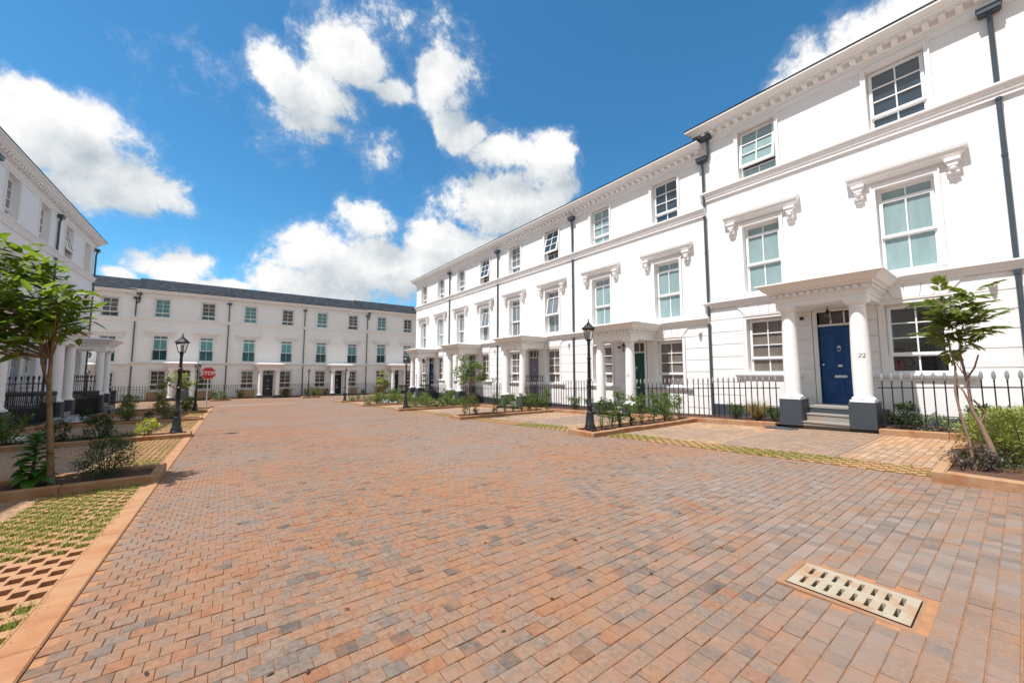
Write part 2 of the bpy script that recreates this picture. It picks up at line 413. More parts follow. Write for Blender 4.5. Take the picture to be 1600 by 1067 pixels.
# ------------------------------------------------------------------ mesh builder
class MB:
    def __init__(s):
        s.v = []; s.f = []
    def quad(s, a, b, c, d):
        i = len(s.v); s.v += [a, b, c, d]; s.f.append((i, i + 1, i + 2, i + 3))
    def poly(s, pts):
        i = len(s.v); s.v += list(pts); s.f.append(tuple(range(i, i + len(pts))))
    def box(s, x0, x1, y0, y1, z0, z1, taper=0.0):
        i = len(s.v); t = taper
        s.v += [(x0, y0, z0), (x1, y0, z0), (x1, y1, z0), (x0, y1, z0), (x0 + t, y0 + t, z1), (x1 - t, y0 + t, z1), (x1 - t, y1 - t, z1), (x0 + t, y1 - t, z1)]
        for f in ((0, 3, 2, 1), (4, 5, 6, 7), (0, 1, 5, 4), (1, 2, 6, 5), (2, 3, 7, 6), (3, 0, 4, 7)):
            s.f.append(tuple(i + k for k in f))
    def bbox(s, x0, x1, y0, y1, z0, z1, c=0.012):
        """box with a chamfered top"""
        s.box(x0, x1, y0, y1, z0, z1 - c)
        i = len(s.v)
        s.v += [(x0, y0, z1 - c), (x1, y0, z1 - c), (x1, y1, z1 - c), (x0, y1, z1 - c), (x0 + c, y0 + c, z1), (x1 - c, y0 + c, z1), (x1 - c, y1 - c, z1), (x0 + c, y1 - c, z1)]
        for f in ((4, 5, 6, 7), (0, 1, 5, 4), (1, 2, 6, 5), (2, 3, 7, 6), (3, 0, 4, 7)):
            s.f.append(tuple(i + k for k in f))
    def prism(s, prof, x0, x1, y=None):
        """profile of (y,z) points, closed, extruded along x"""
        n = len(prof); i = len(s.v)
        s.v += [(x0, a, b) for a, b in prof] + [(x1, a, b) for a, b in prof]
        for k in range(n):
            q = (k + 1) % n
            s.f.append((i + k, i + q, i + n + q, i + n + k))
        s.f.append(tuple(i + k for k in range(n))[::-1]); s.f.append(tuple(i + n + k for k in range(n)))
    def lathe(s, prof, cx=0, cy=0, seg=20, cap=True):
        i = len(s.v); n = len(prof)
        for r_, z in prof:
            for k in range(seg):
                a = 2 * math.pi * k / seg
                s.v.append((cx + r_ * math.cos(a), cy + r_ * math.sin(a), z))
        for j in range(n - 1):
            for k in range(seg):
                q = (k + 1) % seg
                s.f.append((i + j * seg + k, i + j * seg + q, i + (j + 1) * seg + q, i + (j + 1) * seg + k))
        if cap:
            s.f.append(tuple(i + k for k in range(seg))[::-1])
            s.f.append(tuple(i + (n - 1) * seg + k for k in range(seg)))
    def tube(s, pts, rad, seg=8):
        """tapered tube along points; rad number or list"""
        pts = [Vector(p_) for p_ in pts]; n = len(pts)
        if not isinstance(rad, (list, tuple)): rad = [rad] * n
        i = len(s.v)
        for k in range(n):
            d = (pts[min(k + 1, n - 1)] - pts[max(k - 1, 0)]).normalized()
            u = d.orthogonal().normalized() if abs(d.z) < 0.99 else Vector((1, 0, 0))
            if abs(d.z) < 0.99:
                u = d.cross(Vector((0, 0, 1))).normalized()
            w = d.cross(u).normalized(); u = w.cross(d).normalized()
            for q in range(seg):
                a = 2 * math.pi * q / seg
                s.v.append(tuple(pts[k] + (u * math.cos(a) + w * math.sin(a)) * rad[k]))
        for k in range(n - 1):
            for q in range(seg):
                r_ = (q + 1) % seg
                s.f.append((i + k * seg + q, i + k * seg + r_, i + (k + 1) * seg + r_, i + (k + 1) * seg + q))
        s.f.append(tuple(i + q for q in range(seg))[::-1]); s.f.append(tuple(i + (n - 1) * seg + q for q in range(seg)))
    def plate(s, x0, x1, z0, z1, holes, y=0.0, depth=0.0):
        """wall face in the plane y with rectangular holes (x0,x1,z0,z1) and reveals of the given depth"""
        xs = sorted({x0, x1} | {min(max(h[k], x0), x1) for h in holes for k in (0, 1)})
        zs = sorted({z0, z1} | {min(max(h[k], z0), z1) for h in holes for k in (2, 3)})
        for a, b in zip(xs, xs[1:]):
            for c, d in zip(zs, zs[1:]):
                mx, mz = (a + b) / 2, (c + d) / 2
                if any(h[0] < mx < h[1] and h[2] < mz < h[3] for h in holes): continue
                s.quad((a, y, c), (b, y, c), (b, y, d), (a, y, d))
        if depth:
            for (a, b, c, d) in holes:
                if b <= x0 or a >= x1 or d <= z0 or c >= z1: continue
                a2, b2, c2, d2 = max(a, x0), min(b, x1), max(c, z0), min(d, z1); e = y + depth
                s.quad((a2, y, c2), (a2, e, c2), (a2, e, d2), (a2, y, d2)); s.quad((b2, e, c2), (b2, y, c2), (b2, y, d2), (b2, e, d2))
                if d < z1: s.quad((a2, y, d2), (b2, y, d2), (b2, e, d2), (a2, e, d2))
                if c > z0: s.quad((a2, e, c2), (b2, e, c2), (b2, y, c2), (a2, y, c2))
    def mould(s, prof, x0, x1, depth=0.0, ends=(True, True), top=True):
        """profile of (offset,z) wrapped round a block that stands out from the wall by depth; mitred at its ends"""
        def ring(off):
            l = x0 - (off if ends[0] else 0); r_ = x1 + (off if ends[1] else 0)
            return [(l, 0.0), (l, -(depth + off)), (r_, -(depth + off)), (r_, 0.0)]
        for (o1, z1), (o2, z2) in zip(prof, prof[1:]):
            A, B = ring(o1), ring(o2)
            for k in range(3):
                s.quad((*A[k], z1), (*A[k + 1], z1), (*B[k + 1], z2), (*B[k], z2))
        for (o_, z), flip in ((prof[0], False), (prof[-1], True)):
            if flip and not top: continue
            A = ring(o_); pts = [(*q, z) for q in A]
            s.poly(pts if flip else pts[::-1])
    def mesh(s, name, m, smooth=False):
        me = bpy.data.meshes.new(name)
        me.from_pydata([tuple(q) for q in s.v], [], s.f)
        for mm in (m if isinstance(m, (list, tuple)) else [m]): me.materials.append(mm)
        if smooth:
            me.polygons.foreach_set('use_smooth', [True] * len(me.polygons))
        me.update()
        return me

def autosmooth(me, deg=40):
    """smooth faces, sharp where the angle is steep"""
    bm = bmesh.new(); bm.from_mesh(me)
    bmesh.ops.remove_doubles(bm, verts=bm.verts, dist=0.0004)
    for f in bm.faces: f.smooth = True
    for e in bm.edges:
        if len(e.link_faces) == 2 and e.calc_face_angle(0) > R(deg): e.smooth = False
    bm.to_mesh(me); bm.free()
    return me

def np_mesh(name, V, nper, quads, m):
    """V: (N,nper,3) instances of a template with the given quads"""
    N = V.shape[0]
    q = np.asarray(quads, np.int32)
    F = (q[None, :, :] + (np.arange(N, dtype=np.int32) * nper)[:, None, None]).reshape(-1)
    me = bpy.data.meshes.new(name)
    me.vertices.add(N * nper); me.vertices.foreach_set('co', V.reshape(-1).astype(np.float32))
    nf = N * len(q)
    me.loops.add(nf * 4); me.loops.foreach_set('vertex_index', F)
    me.polygons.add(nf); me.polygons.foreach_set('loop_start', np.arange(nf, dtype=np.int32) * 4)
    me.materials.append(m)
    me.update(calc_edges=True); me.validate()
    me.shade_flat()
    return me

def link(name, me, parent=None, loc=None, rot=None):
    o = bpy.data.objects.new(name, me)
    COL.objects.link(o)
    if parent is not None: o.parent = parent
    if loc is not None: o.location = loc
    if rot is not None: o.rotation_euler = rot
    return o

def tag(o, label, cat, group=None):
    o['label'] = label; o['category'] = cat
    if group: o['group'] = group
    return o

def thing(name, label, cat, loc=(0, 0, 0), rz=0.0, group=None):
    o = bpy.data.objects.new(name, None); COL.objects.link(o)
    o.empty_display_size = 0.2
    o.location = loc; o.rotation_euler = (0, 0, rz)
    return tag(o, label, cat, group)

def struct(name, me, kind='structure', parent=None):
    o = link(name, me, parent); o['kind'] = kind
    return o

CACHE = {}
def cached(key, fn):
    if key not in CACHE: CACHE[key] = fn()
    return CACHE[key]

ORD = ['first', 'second', 'third', 'fourth', 'fifth', 'sixth', 'seventh', 'eighth', 'ninth', 'tenth', 'eleventh', 'twelfth']

# ================================================================== GROUND
def sheet_mesh(name, x0, x1, y0, y1, dz, m):
    ys = [y for y in np.arange(math.ceil(y0), y1, 1.0) if y0 < y < y1]
    ys = sorted(set([y0, y1] + list(ys) + [q for q in (-6.0, 31.5) if y0 < q < y1]))
    b = MB()
    for a, c in zip(ys, ys[1:]):
        b.quad((x0, a, zg(a) + dz), (x1, a, zg(a) + dz), (x1, c, zg(c) + dz), (x0, c, zg(c) + dz))
    return b.mesh(name, m)

struct('ground', sheet_mesh('ground', -300, 300, -200, 400, -0.16, M['earth']))
RX0, RX1 = -0.64, 6.75
BEND = 14.0                                            # bricks are built one by one up to here
GRATE = (2.66, 3.09, 0.37, 0.96)
def road_base():
    """bedding sand under the bricks, open over the drain"""
    b = MB()
    for (x0, x1, y0, y1) in ((RX0, GRATE[0] + .02, -8, BEND), (GRATE[1] - .02, RX1, -8, BEND), (GRATE[0] + .02, GRATE[1] - .02, -8, GRATE[2] + .02), (GRATE[0] + .02, GRATE[1] - .02, GRATE[3] - .02, BEND)):
        ys = sorted({y0, y1} | {float(k) for k in range(-8, 15) if y0 < k < y1})
        for a, c in zip(ys, ys[1:]):
            b.quad((x0, a, zg(a) - .0062), (x1, a, zg(a) - .0062), (x1, c, zg(c) - .0062), (x0, c, zg(c) - .0062))
    return b.mesh('road', M['joint'])
road = struct('road', road_base())
struct('road_far', sheet_mesh('road_far', RX0, RX1, BEND, 32.6, 0.0, M['roadflat']))
struct('cross_street', sheet_mesh('cross_street', -40, 50, 32.6, 39.7, 0.0, M['roadflat']))
struct('pavement', sheet_mesh('pavement', -40, 50, 39.7, 42.0, 0.004, M['bay']))
# right: bays between the planters, the grass strip, the beds at the house walls
struct('parking_bay', sheet_mesh('parking_bay', 7.36, 10.75, -8, 32.2, 0.0, M['bay']))
struct('parking_bay', sheet_mesh('parking_bay', -4.9, -1.62, -8, 32.4, 0.0, M['bay']))
for k in range(6):
    yc = 2.78 + 6.0 * (k - 1)
    struct('path', sheet_mesh('path', 7.36, 10.95, yc - 1.0, yc + 0.75, 0.004, M['path']))
struct('garden_bed', sheet_mesh('garden_bed', 10.86, 12.46, -8, 30.0, 0.085, M['soil']))
struct('garden_bed', sheet_mesh('garden_bed', -6.5, -5.0, 8, 31.9, 0.085, M['soil']))
struct('garden_bed', sheet_mesh('garden_bed', -20, 30, 41.0, 42.05, 0.06, M['soil']))

# --- bricks
def brick_template(dx, dy):
    h = 0.045; c = 0.0028
    a, b = dx / 2, dy / 2
    return np.array([(-a, -b, 0), (a, -b, 0), (a, b, 0), (-a, b, 0), (-a, -b, h - c), (a, -b, h - c), (a, b, h - c), (-a, b, h - c),
                     (-a + c, -b + c, h), (a - c, -b + c, h), (a - c, b - c, h), (-a + c, b - c, h)])
BQ = [(0, 1, 5, 4), (1, 2, 6, 5), (2, 3, 7, 6), (3, 0, 4, 7), (4, 5, 9, 8), (5, 6, 10, 9), (6, 7, 11, 10), (7, 4, 8, 11), (8, 9, 10, 11)]
cen = []
for r_ in range(int(-1.6 / BY), int(BEND / BY)):
    off = 0.5 * ((r_ + 4000) % 2)
    yc = (r_ + 0.5) * BY
    for c_ in range(int(RX0 / BX) - 1, int(RX1 / BX) + 2):
        xc = (c_ + 0.5 - off) * BX
        if xc < RX0 + BX * 0.4 or xc > RX1 - BX * 0.4: continue
        if GRATE[0] - 0.03 < xc < GRATE[1] + 0.03 and GRATE[2] - 0.03 < yc < GRATE[3] + 0.03: continue
        cen.append((xc, yc))
cen = np.array(cen)
NB = len(cen)
jit = rng.normal(0, 1, (NB, 5))
bz = np.array([zg(y) for y in cen[:, 1]]) - 0.045 + np.clip(jit[:, 0], -2, 2) * 0.0014
tm = brick_template(BX - 0.0042, BY - 0.0042)
ang = np.clip(jit[:, 1], -2, 2) * 0.012
V = np.repeat(tm[None], NB, 0)
cx_, sx_ = np.cos(ang)[:, None], np.sin(ang)[:, None]
X = V[:, :, 0] * cx_ - V[:, :, 1] * sx_; Y = V[:, :, 0] * sx_ + V[:, :, 1] * cx_
tilt = V[:, :, 2] > 0.03
Z = V[:, :, 2] + tilt * (X * np.clip(jit[:, 2], -2, 2)[:, None] * 0.009 + Y * (np.clip(jit[:, 3], -2, 2)[:, None] * 0.009)) - 0.0335 * Y
VB = np.stack([X, Y, Z], 2)
# the nearest bricks in view are parts of the road, one by one
fx = cen[:, 0] * math.sin(TH) + cen[:, 1] * math.cos(TH)
rx = cen[:, 0] * math.cos(TH) - cen[:, 1] * math.sin(TH)
down = -bz
inv = (fx > 0.3) & (np.abs(rx / fx) < 1.33) & (down / fx < 0.99)
order = np.where(inv)[0][np.argsort((fx ** 2 + rx ** 2)[inv])][:300]
rest = np.ones(NB, bool); rest[order] = False
VR = VB[rest].copy(); VR[:, :, 0] += cen[rest, 0][:, None]; VR[:, :, 1] += cen[rest, 1][:, None]; VR[:, :, 2] += bz[rest][:, None]
o = struct('brick_paving', np_mesh('brick_paving', VR, 12, BQ, M['brick']), 'stuff', road)
bvar = [np_mesh('brick', VB[i][None], 12, BQ, M['brick']) for i in order[:8]]
for n_, i in enumerate(order):
    link('brick', bvar[n_ % 8], road, (cen[i, 0], cen[i, 1], bz[i]))

# --- drain grate
gx0, gx1, gy0, gy1 = GRATE
t = thing('drain_grate', 'pale concrete drain grate with two rows of slots set in the brick paving', 'drain grate', ((gx0 + gx1) / 2, (gy0 + gy1) / 2, zg(0.66)))
hw, hl = (gx1 - gx0) / 2, (gy1 - gy0) / 2
b = MB(); fw_ = 0.034
b.box(-hw, hw, -hl, -hl + fw_, -0.06, 0.002); b.box(-hw, hw, hl - fw_, hl, -0.06, 0.002)
b.box(-hw, -hw + fw_, -hl + fw_, hl - fw_, -0.06, 0.002); b.box(hw - fw_, hw, -hl + fw_, hl - fw_, -0.06, 0.002)
M['rim'] = simple('dusty_terracotta_rim', (0.27, 0.15, 0.085), 0.85, 0.2, 12, 0.3, 80, dirt=((0.22, 0.09, 0.04), 6, 0.5, 0.7, 0.7))
link('surround', b.mesh('surround', M['rim']), t)
b = MB(); iw, il = hw - fw_ - 0.006, hl - fw_ - 0.006
holes = []
for q in range(8):
    yy = -il + 0.03 + (q + 0.5) * (2 * il - 0.06) / 8
    for sgn in (-1, 1):
        xx = sgn * iw * 0.44
        holes.append((xx - 0.052, xx + 0.052, yy - 0.0095, yy + 0.0095))
bb = MB(); bb.plate(-iw, iw, -il, il, holes, 0.0, -0.05)
for f in bb.f: b.f.append(tuple(i for i in f))
b.v = [(x, z, 0.006 + y) for x, y, z in bb.v]
b.box(-iw, iw, -il, -il + 0.001, -0.05, 0.0055); b.box(-iw, iw, il - 0.001, il, -0.05, 0.0055)
link('slotted_cover', b.mesh('slotted_cover', M['grate']), t)
b = MB(); b.box(-iw, iw, -il, il, -0.16, -0.10)
link('shaft', b.mesh('shaft', M['drain']), t)

# --- kerb band on the left of the road, flush with it
kb = struct('kerb', sheet_mesh('kerb', -0.80, -0.645, -8, 32.4, -0.04, M['joint']))
def kerbstone():
    q = MB(); q.bbox(-0.077, 0.077, -0.448, 0.448, -0.06, 0.006, 0.008); return q.mesh('kerb_stone', M['kerbflat'])
ks = kerbstone()
y = -1.2
while y < 32.2:
    link('kerb_stone', ks, kb, (-0.722, y, zg(y)), (math.atan(-0.0335), 0, 0)); y += 0.905

# --- grass paving: concrete lattice with cells, grass in most of them
def grass_paving(x0, x1, y0, y1, skip, cover, seed, label):
    rs = random.Random(seed)
    b = MB(); cells = []
    px, py = 0.094, 0.182
    n = int(round((x1 - x0) / px)); px = (x1 - x0) / n
    ny = int((y1 - y0) / py)
    for i in range(n):
        xa = x0 + i * px
        sh = (i % 2) * 0.5 * py
        ya = y0
        run = []
        for j in range(ny):
            c0 = y0 + j * py + sh + 0.045; c1 = c0 + 0.098
            if c1 > y1 - 0.01: break
            run.append((c0, c1))
        prev = y0
        for c0, c1 in run:
            for (p0, p1, xs) in ((prev, c0, (xa, xa + px)), (c0, c1, (xa, xa + 0.010)), (c0, c1, (xa + px - 0.010, xa + px))):
                b.quad((xs[0], p0, zg(p0)), (xs[1], p0, zg(p0)), (xs[1], p1, zg(p1)), (xs[0], p1, zg(p1)))
            a_, d_ = xa + 0.010, xa + px - 0.010
            za, zb_ = zg(c0), zg(c1); dp = 0.055
            b.quad((a_, c0, za), (d_, c0, za), (d_, c0, za - dp), (a_, c0, za - dp)); b.quad((d_, c1, zb_), (a_, c1, zb_), (a_, c1, zb_ - dp), (d_, c1, zb_ - dp))
            b.quad((a_, c1, zb_), (a_, c0, za), (a_, c0, za - dp), (a_, c1, zb_ - dp)); b.quad((d_, c0, za), (d_, c1, zb_), (d_, c1, zb_ - dp), (d_, c0, za - dp))
            cells.append((a_, d_, c0, c1)); prev = c1
        b.quad((xa, prev, zg(prev)), (xa + px, prev, zg(prev)), (xa + px, y1, zg(y1)), (xa, y1, zg(y1)))
    o = struct('grass_paving', b.mesh('grass_paving', M['cellpaver']))
    q = sheet_mesh('cell_soil', x0, x1, y0, y1, -0.05, M['earth'])
    s_ = link('cell_soil', q, o); s_['kind'] = 'stuff'
    # blades
    P = []
    for (a_, d_, c0, c1) in cells:
        xm, ym = (a_ + d_) / 2, (c0 + c1) / 2
        if any(k0 < ym < k1 for k0, k1 in skip): continue
        cv = cover(xm, ym)
        near = ym < 9
        for k in range(int((75 if near else 20) * cv * rs.uniform(0.4, 1.3))):
            P.append((rs.gauss(xm, 0.032), rs.gauss(ym, 0.040), rs.uniform(0.006, 0.026) * (0.7 + 0.5 * cv)))
    P = np.array(P)
    N = len(P)
    yaw = rng.uniform(0, 6.283, N); lean = rng.uniform(0.2, 1.5, N); wd = rng.uniform(0.003, 0.0065, N)
    L = P[:, 2] + 0.045
    ux, uy = np.cos(yaw), np.sin(yaw)
    z0 = np.array([zg(t_) for t_ in P[:, 1]]) - 0.045
    Vv = np.zeros((N, 4, 3))
    for k, (sg, hh, ww) in enumerate(((-1, 0, 1), (1, 0, 1), (1, 1, 0.25), (-1, 1, 0.25))):
        Vv[:, k, 0] = P[:, 0] - uy * sg * wd * ww + ux * lean * L * hh * 0.6
        Vv[:, k, 1] = P[:, 1] + ux * sg * wd * ww + uy * lean * L * hh * 0.6
        Vv[:, k, 2] = z0 + L * hh
    g_ = struct('grass', np_mesh('grass', Vv, 4, [(0, 1, 2, 3)], M['grass']), 'stuff')
    g_['label'] = label
    return o

def cov_left(x, y):
    if 3.45 < y < 4.35: return 0.0
    if y <= 3.45: return 0.75 if (x < -0.82) else 0.2
    n = 0.5 + 0.5 * math.sin(x * 7.1 + y * 1.3) * math.cos(y * 2.1 - x * 3)
    return 0.55 + 0.9 * n if y < 6.9 else 0.25 + 0.9 * n
def cov_right(x, y):
    n = 0.5 + 0.5 * math.sin(y * 2.2 + x * 3.0)
    return 0.25 + 0.9 * n
LEFT_PL = [(6.88, 7.72), (12.75, 13.5), (19.55, 20.3), (25.5, 26.25), (29.2, 29.9)]
RIGHT_PL = [(-0.22, 0.71), (5.64, 6.42), (11.55, 12.32), (17.55, 18.3), (23.55, 24.3), (30.2, 31.9)]
grass_paving(-1.62, -0.80, -0.5, 32.3, LEFT_PL, cov_left, 3, 'short patchy grass growing in the paving cells left of the road')
grass_paving(6.75, 7.36, -3.0, 32.2, RIGHT_PL, cov_right, 4, 'thin grass growing in the paving strip right of the road')

# --- planter beds
def planter(x0, x1, y0, y1, label, group, h=0.12, front=None):
    zc = zg((y0 + y1) / 2)
    t = thing('planter_bed', label, 'planter', ((x0 + x1) / 2, (y0 + y1) / 2, zc), 0, group)
    hx, hy = (x1 - x0) / 2, (y1 - y0) / 2; k = 0.11
    n = max(2, int(round((x1 - x0) / 0.95))); st = 2 * hx / n
    for yy in (-hy + k / 2, hy - k / 2):
        for i in range(n):
            def mk():
                q = MB(); q.bbox(-st / 2 + 0.003, st / 2 - 0.003, -k / 2, k / 2, -0.2, h, 0.016); return q.mesh('kerb_stone', M['kerb'])
            o = link('kerb_stone', cached(('ks', round(st, 3), h), mk), t, (-hx + (i + 0.5) * st, yy, random.uniform(-0.006, 0.006)), (random.uniform(-.01, .01), 0, random.uniform(-0.006, 0.006)))
    for xx in (-hx + k / 2, hx - k / 2):
        q = MB(); q.bbox(-k / 2, k / 2, -hy + k + 0.003, hy - k - 0.003, -0.2, h - 0.002, 0.016)
        link('kerb_stone', q.mesh('kerb_stone', M['kerb']), t, (xx, 0, 0))
    b = MB()
    nx, ny = max(4, int(hx * 2 / 0.12)), max(3, int(hy * 2 / 0.12))
    P = [[(-hx + k * .6 + (2 * hx - k * 1.2) * i / nx, -hy + k * .6 + (2 * hy - k * 1.2) * j / ny, h - 0.05 + random.uniform(-0.02, 0.02)) for j in range(ny + 1)] for i in range(nx + 1)]
    for i in range(nx):
        for j in range(ny):
            b.quad(P[i][j], P[i + 1][j], P[i + 1][j + 1], P[i][j + 1])
    link('soil', b.mesh('soil', M['soil'], True), t)
    return t

PG = 'kerbed planter beds between the parking bays'
planter(6.42, 10.74, -0.22, 0.71, 'orange kerbed planter bed at the right edge under the feathery tree', PG)
planter(6.40, 10.74, 5.64, 6.42, 'orange kerbed planter bed with lamp post and row of shrubs, before the green door', PG)
planter(6.42, 10.74, 11.55, 12.32, 'orange kerbed planter bed with slender young tree among upright shrubs', PG)
planter(6.50, 10.74, 17.55, 18.3, 'orange kerbed planter bed with low bushes behind the second right lamp post', PG)
planter(6.55, 10.74, 23.55, 24.3, 'low planter bed before the far end of the right terrace, holding a small tree', PG)
planter(7.05, 11.2, 31.3, 31.95, 'farthest planter bed on the right, at the street corner with a lamp post', PG)
planter(-5.0, -0.65, 6.88, 7.72, 'nearest left planter bed with leaning broadleaf tree and dark bush', PG)
planter(-5.0, -0.67, 12.75, 13.5, 'left planter bed with tall lamp post and yellow bush at its end', PG)
planter(-5.0, -0.70, 19.55, 20.3, 'third planter bed on the left, with dark round bushes', PG)
planter(-5.0, -0.75, 25.5, 26.25, 'fourth planter bed on the left, with lamp post beside the stop sign', PG)
planter(-5.0, -0.80, 30.6, 31.3, 'last planter bed on the left, at the cross street', PG)
planter(-1.0, 0.35, 38.9, 39.6, 'small kerbed bed with green bush at the far side of the cross street', PG)
planter(5.5, 6.9, 38.6, 39.6, 'small kerbed bed with lamp and bush before the far black doors', PG)

# kerb along the right and left beds, behind the bays
def bed_kerb(x, y0, y1, label):
    t = thing('bed_kerb', label, 'kerb', (x, (y0 + y1) / 2, 0), 0, 'kerbs along the house front beds')
    y = y0
    n = max(1, int(round((y1 - y0) / 0.9))); st = (y1 - y0) / n
    for i in range(n):
        yy = y0 + (i + 0.5) * st
        def mk():
            q = MB(); q.bbox(-0.055, 0.055, -st / 2 + 0.003, st / 2 - 0.003, -0.15, 0.125, 0.016); return q.mesh('kerb_stone', M['kerb'])
        link('kerb_stone', cached(('bk', round(st, 3)), mk), t, (0, yy - (y0 + y1) / 2, zg(yy)), (math.atan(-0.0335), 0, 0))

# --- white road marks at the junction
for (x0, x1, y0, y1, lb) in ((-0.4, 4.4, 33.0, 33.12, 'long'), (4.7, 5.7, 28.4, 28.5, 'short')):
    struct('road_marking', sheet_mesh('road_marking', x0, x1, y0, y1, 0.004, M['paint']))

# ================================================================== HOUSES
WH = 6.0
XC, XL, XR = 3.17, 1.57, 4.55
DOOR = (XC - 0.40, XC + 0.40, -0.79, 1.57)
WG = [(XL - .5, XL + .5, -0.03, 1.60), (XR - .5, XR + .5, -0.03, 1.60)]
WF = [(XL - .48, XL + .48, 2.36, 4.43), (XR - .48, XR + .48, 2.36, 4.43)]
WT = [(XL - .5, XL + .5, 5.905, 7.46), (XR - .5, XR + .5, 5.905, 7.46)]
OPEN = [DOOR] + WG + WF + WT
RD = 0.26

def wall_mesh():
    b = MB()
    b.plate(0, WH, -2.7, 8.15, OPEN, 0.0, RD)
    # ground floor courses standing proud, a groove between each two
    e = 0.11
    hs = [(DOOR[0] - e, DOOR[1] + e, DOOR[2] - .2, DOOR[3] + .06)] + [(w[0] - e, w[1] + e, w[2] - 0.16, w[3] + 0.1) for w in WG]
    zs = [-0.97, -0.67, -0.28, 0.11, 0.50, 0.885, 1.27, 1.66, 2.035]
    for z0, z1 in zip(zs, zs[1:]):
        for k in (0,):
            q = MB(); q.plate(0.02, WH - 0.02, z0 + 0.011, z1 - 0.011, hs, -0.022, 0.022)
            i = len(b.v); b.v += q.v; b.f += [tuple(j + i for j in f) for f in q.f]
            # top and bottom lips of each course
            xs = [0.02]
            for h in sorted(hs):
                if h[2] < z1 - 0.02 and h[3] > z0 + 0.02: xs += [h[0], h[1]]
            xs.append(WH - 0.02)
            for xa, xb in zip(xs[::2], xs[1::2]):
                b.quad((xa, 0, z0 + .011), (xb, 0, z0 + .011), (xb, -.022, z0 + .011), (xa, -.022, z0 + .011))
                b.quad((xa, -.022, z1 - .011), (xb, -.022, z1 - .011), (xb, 0, z1 - .011), (xa, 0, z1 - .011))
                b.quad((xa, -.022, z0 + .011), (xa, -.022, z1 - .011), (xa, 0, z1 - .011), (xa, 0, z0 + .011)); b.quad((xb, 0, z0 + .011), (xb, 0, z1 - .011), (xb, -.022, z1 - .011), (xb, -.022, z0 + .011))
    # sides and back
    for x in (0.012, WH - 0.012):
        b.quad((x, 0.01, -2.7), (x, 9.0, -2.7), (x, 9.0, 8.15), (x, 0.01, 8.15))
    b.quad((0.012, 9.0, -2.7), (WH - .012, 9.0, -2.7), (WH - .012, 9.0, 8.15), (0.012, 9.0, 8.15))
    return b.mesh('wall', M['render'])

def surround(w, wd=0.09, p=0.035, legs_to=None):
    b = MB(); x0, x1, z0, z1 = w
    b.box(x0 - wd, x0, -p, 0.0, z0, z1); b.box(x1, x1 + wd, -p, 0.0, z0, z1)
    b.box(x0 - wd, x1 + wd, -p, 0.0, z1, z1 + wd)
    b.box(x0 - wd, x0 - wd + 0.025, -p - 0.018, -p, z0, z1 + wd - .025); b.box(x1 + wd - .025, x1 + wd, -p - 0.018, -p, z0, z1 + wd - .025)
    b.box(x0 - wd, x1 + wd, -p - 0.018, -p, z1 + wd - .025, z1 + wd)
    return b

def hood_mesh():
    b = MB()
    b.mould([(0.0, 4.60), (0.10, 4.63), (0.12, 4.68), (0.15, 4.70), (0.16, 4.76), (0.19, 4.78), (0.20, 4.84), (0.20, 4.87)], -0.80, 0.80)
    return b.mesh('window_hood', M['trim'])
def corbel_mesh():
    b = MB()
    b.box(-0.095, 0.095, -0.16, 0, 4.545, 4.605); b.box(-0.08, 0.08, -0.14, 0, 4.50, 4.545)
    prof = [(0, 4.50), (-0.135, 4.50), (-0.135, 4.44), (-0.105, 4.37), (-0.075, 4.33), (-0.085, 4.29), (-0.06, 4.25), (0, 4.24)]
    b.prism(prof, -0.06, 0.06)
    b.lathe([(0.0, 4.35), (0.028, 4.36), (0.035, 4.38), (0.028, 4.41), (0.0, 4.42)], 0, -0.115, 8)
    b.tube([(-0.07, -0.07, 4.30), (0.07, -0.07, 4.30)], 0.028, 8)
    b.box(-0.045, 0.045, -0.05, 0, 4.19, 4.24)
    return b.mesh('corbel', M['trim'])
COR = [(0.0, 7.50), (0.03, 7.50), (0.03, 7.57), (0.06, 7.60), (0.06, 7.70), (0.10, 7.73), (0.10, 7.845), (0.25, 7.855), (0.25, 7.905), (0.29, 7.925), (0.31, 7.96), (0.36, 8.0), (0.40, 8.03), (0.40, 8.075)]
def cornice_mesh(l, r_):
    b = MB(); b.mould(COR, 0.0, WH, 0.0, (l, r_)); return b.mesh('cornice', M['trim'])
def modillion_mesh():
    b = MB()
    b.prism([(-0.10, 7.845), (-0.235, 7.845), (-0.235, 7.80), (-0.20, 7.745), (-0.10, 7.735)], -0.055, 0.055)
    return b.mesh('modillion', M['trim'])
def string_mesh(kind, l, r_):
    b = MB()
    if kind == 'mid':
        b.mould([(0.0, 5.60), (0.05, 5.60), (0.05, 5.66), (0.075, 5.69), (0.075, 5.74), (0.10, 5.77), (0.10, 5.81), (0.14, 5.84), (0.14, 5.885), (0.0, 5.90)], 0, WH, 0, (l, r_))
    else:
        b.mould([(0.0, 2.03), (0.06, 2.03), (0.075, 2.09), (0.10, 2.12), (0.12, 2.17), (0.16, 2.20), (0.16, 2.235), (0.0, 2.25)], 0, WH, 0, (l, r_))
    return b.mesh('string_course', M['trim'])
